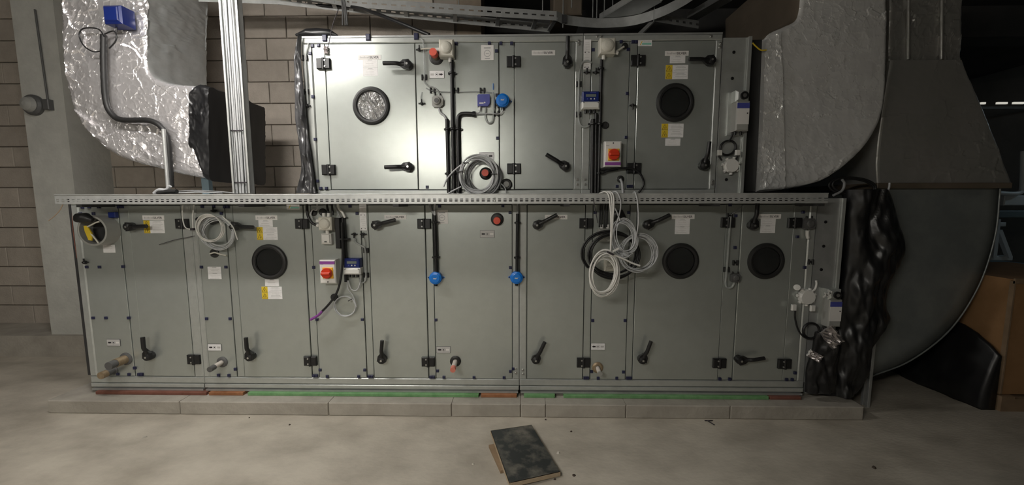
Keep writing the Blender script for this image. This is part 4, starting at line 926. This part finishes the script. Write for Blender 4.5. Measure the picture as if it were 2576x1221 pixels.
# damper cables
t = thing('cable_coil', 'black actuator cable coil below the upper damper actuator', 'cable coil', U(1832, 395, -.03))
m = MB(); coil(m, 1832, 372, 19, 17, -.03, 4, .006, 'black', .06, seed=31, depth=.015, tilt=.4); m.build('cable_loops', t)
MB().tube(upath([(1843,334),(1840,346),(1834,356)], -.04), .006, 'black', 7).build('cable_tail', t); MB().tube(upath([(1812,384),(1810,394),(1816,404)], -.03), .006, 'black', 7).build('cable_tail', t); MB().tube(upath([(1856,380),(1854,396),(1848,404)], -.03), .006, 'black', 7).build('cable_tail', t)
for px, py in ((1811,385),(1856,385)):
    c = U(px, py, -.04); m = MB(); m.box(c.x-.018, c.x+.014, c.y-.010, c.y+.008, c.z-.018, c.z+.020, 'white_pl', .003); m.build('cable_flag', t)
t = thing('cable_coil', 'black actuator cable coil below the lower damper actuator', 'cable coil', U(2040, 858, -.03))
m = MB(); coil(m, 2040, 833, 20, 20, -.04, 4, .0065, 'black', .06, seed=33, depth=.015); m.build('cable_loops', t)
MB().tube(upath([(2001,776),(2000,800),(2008,830),(2022,848),(2036,852)], -.05), .0062, 'black', 7).build('cable_tail', t); MB().tube(upath([(2072,820),(2066,838),(2058,846)], -.06), .0062, 'black', 7).build('cable_tail', t); MB().tube(upath([(2090,816),(2086,838),(2074,848)], -.07), .0062, 'black', 7).build('cable_tail', t)
for px, py in ((1997,774),(2044,776)):
    c = U(px, py, -.05); m = MB(); m.box(c.x-.016, c.x+.016, c.y-.010, c.y+.008, c.z-.022, c.z+.022, 'white_pl', .003); m.build('cable_flag', t)
cable('white_cable', 'white cable curving out of the round junction box on the lower post', [(2042,734),(2050,728),(2054,716),(2053,706)], .0075, 'white_pl', -.03)
cable('clear_tube', 'white capped hose below the dark switch at the top right', [(2031,580),(2031,592),(2033,600)], .012, 'white_pl', -.02)
t = thing('cable_coil', 'dark cable loops lying on top of the tall black plastic wrap', 'cable coil', U(2150, 500, .12))
m = MB(); coil(m, 2142, 470, 52, 20, .10, 3, .008, 'black_rubber', .10, seed=41, depth=.06, tilt=-.1); m.build('cable_loops', t)
MB().tube(upath([(2096,492),(2118,480),(2124,462),(2118,452)], .02), .009, 'cable_dk', 7).build('cable_tail', t); MB().tube(upath([(2228,492),(2236,474),(2238,460)], .06), .007, 'cable', 7).build('cable_tail', t)
cable('yellow_wire', 'yellow earth wire between the upper damper and foil elbow', [(1893,108),(1903,118),(1914,126),(1928,126)], .005, 'yellow', .0)

# round spigot at the far left
c = U(268, 579); t = thing('round_spigot', 'round white spigot with dark cap and yellow tag on the left end panel', 'spigot', (c.x, 0, c.z-.12))
m = MB(); m.lathe(c, [(.112,0),(.112,.10),(.104,.104),(.098,.10),(.098,.005)], 'grey_pl', 40, capend=False); m.build('collar_ring', t)
m = MB(); m.lathe(c, [(.11,.002),(.09,.006)], 'core', 30); m.build('dark_opening', t)
m = MB(); q = c + Vector((-.03,-.12,.085)); m.tube([q+Vector((-.055,0,-.004)), q+Vector((-.02,-.01,.012)), q+Vector((.03,-.01,.012)), q+Vector((.065,0,-.006))], [.018,.036,.038,.016], 'black', 12); m.build('dark_cap', t)
m = MB(); q = c + Vector((-.03,-.10,-.012)); m.prism([(q.x-.026,q.z+.05),(q.x+.0,q.z+.05),(q.x+.03,q.z-.01),(q.x+.022,q.z-.06),(q.x-.002,q.z-.055),(q.x-.022,q.z+.01)], q.y-.004, q.y+.004, 'yellow'); m.build('yellow_tag', t)
m = MB(); m.tube([c+Vector((-.01,-.1,-.02)), c+Vector((.02,-.1,-.06)), c+Vector((.04,-.095,-.10))], .006, 'beige_pl', 6); m.tube([c+Vector((-.03,-.1,.03)), c+Vector((.03,-.1,.06)), c+Vector((.06,-.095,.07))], .006, 'beige_pl', 6); m.build('tag_cord', t)
tag(MB().box(PX(280,530), PX(298,530), -.03, -.003, PZ(290,548), PZ(290,534), 'blue_dark', .004).build('cable_block'), 'dark blue block behind the round spigot', 'clip')

# ------------------------------------------------------------------ left side: riser, conduit, sensor, struts
RYv = -.13
t = thing('cable_riser', 'vertical steel cable riser full of grey cables in front of the black wrapped duct', 'cable tray', U(612, 486, RYv))
xl, xr_ = U(595, 480, RYv).x, U(634, 480, RYv).x; zb_ = PZ(610, 487, RYv)
for nm, a, b, y0, y1 in (('side_rail', xl, xl+.003, RYv-.03, RYv+.03), ('side_rail', xr_-.003, xr_, RYv-.03, RYv+.03), ('back_web', xl, xr_, RYv+.028, RYv+.031)):
    MB().box(a, b, y0, y1, zb_, 3.3, 'galv_tray').build(nm, t)
for a in (xl, xr_):
    MB().box(a-.004, a+.008, RYv-.034, RYv-.03, zb_, 3.3, 'galv_tray').build('rail_lip', t)
for k in range(9):
    x = xl + .010 + k*.0082; m = MB(); pts = [Vector((x + .004*math.sin(z_*3+k), RYv - .012 + .006*math.sin(k*2+z_*2), z_)) for z_ in [zb_ - .0 + i*(3.3-zb_)/24 for i in range(25)]]
    m.tube(pts, .0046, 'cable', 6); m.build('riser_cable', t)
for py in (330, 460):
    z_ = PZ(610, py, RYv); m = MB(); m.box(xl+.006, xr_-.02, RYv-.024, RYv-.018, z_-.004, z_+.004, 'ink'); m.build('cable_tie', t)
t = thing('flexible_conduit', 'ribbed black flexible conduit snaking down the foil elbow', 'conduit', U(430, 478, .1))
pts = upath([(261,88),(261,170),(267,255),(284,290),(310,302),(372,303),(404,318),(422,350),(428,430),(430,470)], .135, 10)
m = MB(); m.tube(pts, [.020 + .0016*(i % 2) for i in range(len(pts))], 'black_rubber', 10); m.build('conduit_hose', t)
m = MB(); m.tube(upath([(262,92),(250,75),(228,70),(206,74),(200,92),(212,116),(235,130),(256,128)], .12), .005, 'black', 6); m.tube(upath([(263,86),(285,78),(293,90),(290,105),(275,122)], .12), .005, 'black', 6); m.tube(upath([(293,80),(293,66)], .12), .005, 'black', 6); m.build('sensor_wire', t)
c = U(304, 45, .12); t = thing('duct_sensor', 'small blue sensor box high on the shiny foil elbow', 'sensor', (c.x, .12, c.z-.06))
MB().box(c.x-.075, c.x+.06, .06, .17, c.z-.065, c.z+.065, 'blue_dark', .012).build('sensor_box', t); MB().box(c.x-.06, c.x+.045, .05, .062, c.z-.05, c.z+.05, 'blue_dark', .006).build('sensor_cover', t)
m = MB(); m.tube([U(411,325,.11), U(424,486,.11)], .013, 'galv_tray', 8); tag(m.build('support_rod'), 'pale support rod beside the flexible conduit', 'rod')
c = U(519, 470, .3); tag(MB().box(c.x-.03, c.x+.03, .29, .33, ZRL+.001, PZ(519,448,.3), 'paint_blue').build('support_strut'), 'short dark support strut under the black plastic duct end', 'strut')
t = thing('cable_heap', 'tangle of dark and white cable ends lying on the tray under the foil elbow', 'cables', U(430, 486, -.1))
m = MB(); m.tube(upath([(388,487),(400,478),(418,478),(428,468)], -.1), .012, 'cable', 8); m.tube(upath([(398,487),(420,483),(445,482)], -.12), .016, 'black_rubber', 8); m.build('cable_ends', t)
m = MB(); m.tube(upath([(440,483),(480,480),(540,482),(600,487)], -.1), .005, 'cable_dk', 6); m.tube(upath([(445,486),(500,484),(560,486)], -.08), .005, 'cable', 6); m.build('loose_cables', t)
cable('loose_wire', 'short dark wire hanging off the left end of the tray', [(158,515),(150,530),(138,543),(122,556)], .003, 'copper', -.2)
# red-brown wire along the left end
cable('thin_wire', 'reddish wire hanging along the left end of the lower unit', [(182,535),(183,570),(188,610),(194,650)], .003, 'red_strip', .02)
c = U(86, 265, .99); t = thing('round_lamp', 'round bulkhead lamp fixed on the concrete pillar', 'lamp', (c.x, 1.0, c.z-.1))
MB().lathe((c.x, 1.0, c.z), [(.10,0),(.10,.03),(.085,.05)], 'grey_dark', 28).build('lamp_base', t); MB().lathe((c.x, .95, c.z), [(.075,0),(.06,.03),(.02,.045)], 'grey_pl', 20).build('lamp_globe', t)
m = MB(); m.box(c.x+.13, c.x+.19, .95, .999, c.z-.05, c.z+.05, 'grey_dark', .006); m.tube([(c.x+.15, .985, c.z+.05), (c.x+.13, .985, c.z+.9)], .008, 'grey_dark', 6); m.build('switch_box', t)

# ================================================================== OVERHEAD
LZ = 3.35
t = thing('cable_ladder', 'slotted steel cable ladder crossing under the ceiling above the upper unit', 'cable ladder', (-.5, .9, LZ))
near = [G(640,-26,LZ), G(880,18,LZ), G(1151,36,LZ), G(1400,52,LZ)]
far = [G(500,4,LZ), G(700,11,LZ), G(929,36,LZ), G(1151,59,LZ), G(1380,81,LZ)]
for line in (near, far):
    m = MB()
    for a, b in zip(line[:-1], line[1:]): slotted(m, a, b, LZ, LZ+.085, .003, 'galv_tray', 1, .085, .045, .014)
    m.build('side_rail', t)
def along(line, x):
    for a, b in zip(line[:-1], line[1:]):
        if a.x <= x <= b.x: return a.lerp(b, (x-a.x)/(b.x-a.x))
    return line[-1] if x > line[-1].x else line[0]
for px in (870, 905, 1030, 1148, 1255, 1350, 1400):
    x = G(px, 45, LZ).x; a, b = along(near, x), along(far, x-.03); m = MB(); m.beam(a+Vector((0,0,.02)), b+Vector((0,0,.02)), .035, .02, 'galv_side'); m.build('rung', t)
bend = smooth_path([G(a, b, LZ) for a, b in [(1398,52),(1429,63),(1501,70),(1560,68),(1602,62),(1643,50),(1683,34),(1734,6),(1785,-35),(1850,-110)]], 6)
m = MB()
for a, b in zip(bend[:-1], bend[1:]): m.beam(a+Vector((0,0,.045)), b+Vector((0,0,.045)) + (b-a)*.04, .003, .09, 'galv_tray')
m.build('bend_rail', t)
m = MB(); slotted(m, G(1643,54,LZ), G(1757,72,LZ), LZ, LZ+.075, .003, 'galv_side', 1, .08, .035, .022); m.build('branch_rail', t)
c = G(1418, 62, LZ); m = MB(); m.box(c.x-.025, c.x+.025, c.y-.03, c.y+.01, LZ+.005, LZ+.08, 'dark_metal'); m.build('joint_plate', t)
for px, py, z0, lab in [(1416,70,LZ-.03,'threaded hanger rod passing the dark joint plate of the ladder'), (1491,44,3.42,'threaded hanger rod behind the curved bend, beside the brown duct drop'), (1501,46,3.42,'threaded hanger rod close beside the one next to the brown duct drop'), (1520,40,3.42,'threaded hanger rod between the brown duct drop and the diagonal tray'),
        (1541,26,3.48,'threaded hanger rod dropping to the end of the diagonal tray'), (1645,55,LZ-.02,'threaded hanger rod at the start of the slotted branch rail'), (1365,30,3.42,'threaded hanger rod left of the brown duct drop above the ladder'), (1154,30,3.42,'threaded hanger rod above the ladder by the shade-brown wall end'), (1438,20,3.45,'threaded hanger rod in front of the brown duct drop')]:
    c = G(px, py, z0); m = MB(); m.tube([(c.x, c.y, z0), (c.x, c.y, 4.4)], .005, 'galv_side', 6)
    tag(m.build('threaded_rod'), lab, 'rod', 'ceiling hanger rods')
tag(MB().box(G(1390,40,3.5).x, G(1460,40,3.5).x, 1.15, 1.6, 3.46, 4.4, 'brown_duct', .01).build('insulated_pipe'), 'brown insulated duct drop hanging behind the ladder', 'duct')
m = MB(); a, b = G(1540,52,3.45), G(1640,-6,3.45)
m.beam(a, b, .26, .012, 'galv_side'); m.beam(a+Vector((.13,0,.03)), b+Vector((.13,0,.03)), .004, .07, 'galv_tray'); m.beam(a+Vector((-.13,0,.03)), b+Vector((-.13,0,.03)), .004, .07, 'galv_tray'); tag(m.build('cable_tray'), 'second cable tray running diagonally above the curved ladder bend', 'cable tray')
m = MB(); a, b = G(1740,42,3.5), G(1830,-10,3.5); m.beam(a, b, .12, .06, 'galv_side'); tag(m.build('ceiling_channel'), 'steel channel crossing behind the ladder branch by the brown riser', 'channel')
m = MB(); m.beam((-.4, 2.2, 3.75), (9, 2.2, 3.75), .3, .35, 'ceiling'); tag(m.build('ceiling_beam'), 'dark ceiling beam behind the cable ladders', 'beam')
m = MB(); m.beam((PX(1606, 86), .25, ZUT+.014), G(1640, 56, LZ), .05, .012, 'galv_tray'); tag(m.build('steel_strap'), 'bright steel strap slanting from the upper unit roof to the ladder bend', 'strap')
t = tag(MB().tube(smooth_path([G(700,8,LZ+.05), G(800,14,LZ+.03), G(890,18,LZ), U(940,32,.45), U(1000,55,.3), U(1080,88,.2)], 8), .014, 'black', 8).build('black_cable'), 'thick black cable sagging from the ladder to the upper unit roof', 'cable')
m = MB()
for dx in (0, 7, 12): m.tube(smooth_path([U(858+dx*.5, -10, .45), U(862+dx*.7, 25, .45), U(862+dx, 64, .45)], 6), .007, 'grey_dark', 7)
tag(m.build('cable_ends'), 'bunch of dark cable ends dangling from the ladder', 'cables')
cable('thin_wire', 'thin dark wire hanging down in front of the foil porthole door', [(851,24),(838,60),(830,95),(826,118)], .003, 'ink', -.03)
scrap('foil_tag', 'small bright foil tag stuck at the top hinge side of the porthole door', 821, 127, .03, .05, 0, -.012)

# ================================================================== FLOOR THINGS
def gpoly(pts, z): return [G(a, b, z) for a, b in pts]
bz = .045
P = gpoly([(1234,1084),(1337,1069),(1410,1188),(1281,1217)], bz); th = .026
t = thing('plywood_offcut', 'black film faced plywood offcut lying tilted on the concrete floor', 'board', (P[0].x, P[0].y, 0))
zz = [.048, .034, .030, .045]
P = [Vector((p.x, p.y, 0)) for p in P]
# keep the outline where it is seen while the board rests on a batten along its left edge
top = [Vector((G(a, b, z_).x, G(a, b, z_).y, z_)) for (a, b), z_ in zip([(1234,1084),(1337,1069),(1410,1188),(1281,1217)], zz)]
bot = [p - Vector((0,0,th)) for p in top]
m = MB(); m.add(bot + top, [(0,1,2,3)[::-1], (0,1,5,4), (1,2,6,5), (2,3,7,6), (3,0,4,7)], 'ply_edge')
m.build('plywood_core', t)
m = MB(); N = 14; vs = []; 
for j in range(N+1):
    for i in range(N+1):
        a = top[0].lerp(top[1], i/N); b = top[3].lerp(top[2], i/N); p = a.lerp(b, j/N)
        if i in (0, N) or j in (0, N): p = p.lerp((top[0]+top[2])/2, .012 + .012*abs(noise.noise(Vector((i*1.3, j*1.3, 2)))))
        vs.append(p + Vector((0,0,.0012)))
m.add(vs, [(j*(N+1)+i, j*(N+1)+i+1, (j+1)*(N+1)+i+1, (j+1)*(N+1)+i) for j in range(N) for i in range(N)], 'ply_film'); m.build('film_face', t)
a, b = G(1236,1122,.01), G(1266,1187,.01); m = MB(); m.beam((a.x, a.y, .01), (b.x, b.y, .01), .035, .019, 'wood'); tag(m.build('wood_batten'), 'thin wooden batten under the left edge of the plywood offcut', 'batten')
def bit(px, py, s_, mat, lab, h=.006):
    c = G(px, py, 0); rnd = random.Random(px); m = MB(); n = 7
    ring = [(c.x + s_*math.cos(6.283*k/n)*rnd.uniform(.5, 1.1), c.y + s_*math.sin(6.283*k/n)*rnd.uniform(.5, 1.1)) for k in range(n)]
    vs = [(x, y, .0003) for x, y in ring] + [(c.x+(x-c.x)*.6, c.y+(y-c.y)*.6, h) for x, y in ring]
    m.add(vs, [tuple(range(n, 2*n))] + [(k, (k+1) % n, n+(k+1) % n, n+k) for k in range(n)] + [tuple(range(n))[::-1]], mat); return tag(m.build('debris_crumb'), lab, 'debris')
bit(1437, 1087, .012, 'debris', 'dark crumb on the floor right of the plywood')
bit(1404, 1141, .014, 'debris_pale', 'pale plastic crumb on the floor beside the plywood edge', .01)
bit(1444, 1197, .013, 'debris', 'brown crumb on the floor off the near corner of the plywood')
bit(1396, 1207, .010, 'debris', 'small brown crumb close to the near corner of the plywood')
bit(1190, 1169, .009, 'debris_pale', 'bright white chip on the floor left of the plywood')
bit(728, 1070, .009, 'debris', 'dark crumb on the floor in front of the isolator')
bit(364, 1101, .014, 'concrete', 'flat grey crumb on the floor in front of the left end section')
bit(627, 1052, .006, 'debris', 'pair chip of dark grit close to the plinth')
bit(1373, 1057, .010, 'debris', 'dark grit at the foot of the plinth joint')
bit(2198, 1178, .016, 'debris', 'dark clod on the floor right of the plinth', .01)
c = G(1783, 1061, 0); m = MB(); m.tube([c+Vector((-.03,0,.006)), c+Vector((.03,.004,.005))], .004, 'ink', 6); m.tube([c+Vector((-.01,0,.006)), c+Vector((.014,-.05,.005))], .004, 'ink', 6); tag(m.build('cable_tie_scrap'), 'black T shaped cable tie scrap at the foot of the plinth', 'debris')
# support posts beside the plinth
for px, py, lab in [(2170,1032,'slim steel support post standing behind the plinth corner'), (2181,1042,'slim steel support post standing just off the plinth corner')]:
    y = .10 if px == 2170 else .06
    x = PX(2176 if px == 2170 else 2188, 960, y); z0 = KZ if False else 0
    tag(MB().box(x-.011, x+.011, y-.011, y+.011, z0, 1.25, 'galv_side', .002).build('support_post'), lab, 'post')
# carton on a pallet
near_c = G(2516, 1036, 0); far_c = G(2318, 948, 0)
bx0 = (near_c.x + far_c.x)/2 + .0; by0, by1 = near_c.y, near_c.y + 1.0
bx0 = near_c.x
t = thing('timber_pallet', 'dark timber pallet under the cardboard crate by the duct elbow', 'pallet', (bx0+.5, by0+.5, 0))
for i in range(3): y = by0 + i*.43; MB().box(bx0, bx0+1.15, y, y+.09, .02, .10, 'wood').build('bearer', t)
for i in range(5): x = bx0 + i*.26; MB().box(x, x+.10, by0, by0+.96, .10, .12, 'wood').build('deck_board', t)
for i in range(3): y = by0 + i*.43; MB().box(bx0, bx0+1.15, y, y+.09, .0, .02, 'wood').build('runner_board', t)
ztop = PZ(2560, 706, by0) ; cx0 = bx0 + .02
t = thing('cardboard_crate', 'tall brown cardboard crate on the pallet behind the duct elbow', 'box', (cx0+.5, by0+.5, .12))
MB().box(cx0, cx0+1.05, by0+.03, by0+.93, .121, ztop, 'cardboard', .004).build('carton_body', t)
MB().box(cx0-.012, cx0+.0, by0+.02, by0+.05, .13, ztop-.01, 'wood').build('corner_batten', t)
MB().box(cx0-.012, cx0+1.06, by0+.018, by0+.03, ztop-.03, ztop+.01, 'wood').build('top_batten', t)
y = by0 + .42
MB().box(cx0-.003, cx0, y, y+.28, ztop-.16, ztop-.03, 'paper').build('shipping_label', t)
m = MB(); y = by0 + .40; m.box(cx0-.003, cx0, y, y+.02, .58, .72, 'ink'); m.box(cx0-.003, cx0, y+.07, y+.09, .58, .72, 'ink'); m.box(cx0-.003, cx0, y-.02, y+.11, .56, .58, 'ink'); m.build('printed_mark', t)

m = MB(); nu, nv = 30, 22; vs = []; fs_ = []  # near-black lumpy sheet over the lower part of the crate's left face
for j in range(nv+1):
    for i in range(nu+1):
        u, v = i/nu, j/nv; y = by0 + .02 + u*.98; h = (.62*math.sin(math.pi*min(1, u*.75+.22))**.8)*(1-v)
        f = noise.noise(Vector((u*7, v*5, 3.3))) + .5*noise.noise(Vector((u*15, v*11, 7)))
        vs.append((bx0 - .03 - .13*math.sin(math.pi*.5*v)*(.7+.3*math.sin(math.pi*u)) + .03*f*math.sin(math.pi*u)*min(1, v*3+.1), y, max(.002, h + .02*f*(v < .98))))
N = len(vs)
vs += [(bx0 - .016, p[1], p[2]) for p in vs]
k_ = nu+1
for j in range(nv):
    for i in range(nu): a = j*k_+i; fs_ += [(a, a+k_, a+k_+1, a+1), (N+a, N+a+1, N+a+k_+1, N+a+k_)]
edge = list(range(k_)) + [(j+1)*k_-1 for j in range(1, nv+1)] + [nv*k_+i for i in range(nu-1, -1, -1)] + [j*k_ for j in range(nv-1, 0, -1)]
for a, b in zip(edge, edge[1:]+edge[:1]): fs_.append((a, b, N+b, N+a))
m.add(vs, fs_, 'black_sheet', True); tag(m.build('dark_crate_sheet'), 'dark sheet slumped against the foot of the cardboard crate', 'plastic sheet')

# ================================================================== FAR RIGHT EQUIPMENT
EY = 2.6
t = thing('equipment_skid', 'blue grey equipment skid with white pipe beyond the duct elbow', 'machine', U(2560, 690, EY))
def eb(a, b, c_, d, mat, nm, dy=.4): MB().box(PX(a, 600, EY), PX(c_, 600, EY), EY, EY+dy, PZ(2540, d, EY), PZ(2540, b, EY), mat, .01).build(nm, t)
eb(2515, 492, 2720, 517, 'paint_white', 'white_cabinet')
eb(2495, 530, 2720, 548, 'paint_blue', 'blue_beam')
m = MB(); m.tube(smooth_path([U(2512,486,EY-.02), U(2550,488,EY-.02), U(2566,484,EY-.02), U(2572,470,EY-.02), U(2574,380,EY-.02)], 6), .03, 'paint_white', 10); m.build('white_pipe', t)
m = MB(); m.beam(U(2508,552,EY), U(2498,648,EY), .05, .05, 'paint_white'); m.beam(U(2512,580,EY), U(2538,648,EY), .05, .05, 'paint_white'); m.build('trestle_leg', t)
eb(2492, 645, 2556, 656, 'paint_white', 'trestle_bar', .1); eb(2512, 560, 2528, 570, 'paint_white', 'clamp', .1)
eb(2480, 680, 2740, 1000, 'paint_blue', 'skid_body', 1.0)
t = thing('far_lit_slot_rail', 'distant rail with slivers of light beyond the foil transition', 'rail', U(2520, 262, 5.0))
MB().box(PX(2440,265,5), PX(2760,265,5), 5.0, 5.1, PZ(2520,274,5), PZ(2520,268,5), 'galv_side').build('rail_bar', t)
emis('sliver', (1, .97, .85), .5)  # glow stands in for light showing through far tray slots, no lamp
for a, b in ((2468,2479),(2508,2534),(2549,2576)): MB().box(PX(a,258,5), PX(b,258,5), 4.99, 5.02, PZ(2520,262,5), PZ(2520,257,5), 'sliver').build('light_sliver', t)

# ================================================================== LUMINAIRES
for k, (c, L, s_, colr, lab) in enumerate(LAMPS):
    emis('lamp_%d' % k, colr, s_); c = Vector(c); t = thing('fluorescent_batten', lab, 'luminaire', c)
    MB().box(c.x-L/2, c.x+L/2, c.y-.05, c.y+.05, c.z+.03, c.z+.09, 'white_pl').build('batten_housing', t)
    MB().box(c.x-L/2+.02, c.x+L/2-.02, c.y-.055, c.y+.055, c.z-.03, c.z+.029, 'lamp_%d' % k).build('diffuser', t)
    m = MB()
    for s in (-1, 1): m.tube([(c.x+s*L*.35, c.y, c.z+.09), (c.x+s*L*.35, c.y, 4.4)], .004, 'galv_side', 6)
    m.build('suspension_rod', t)
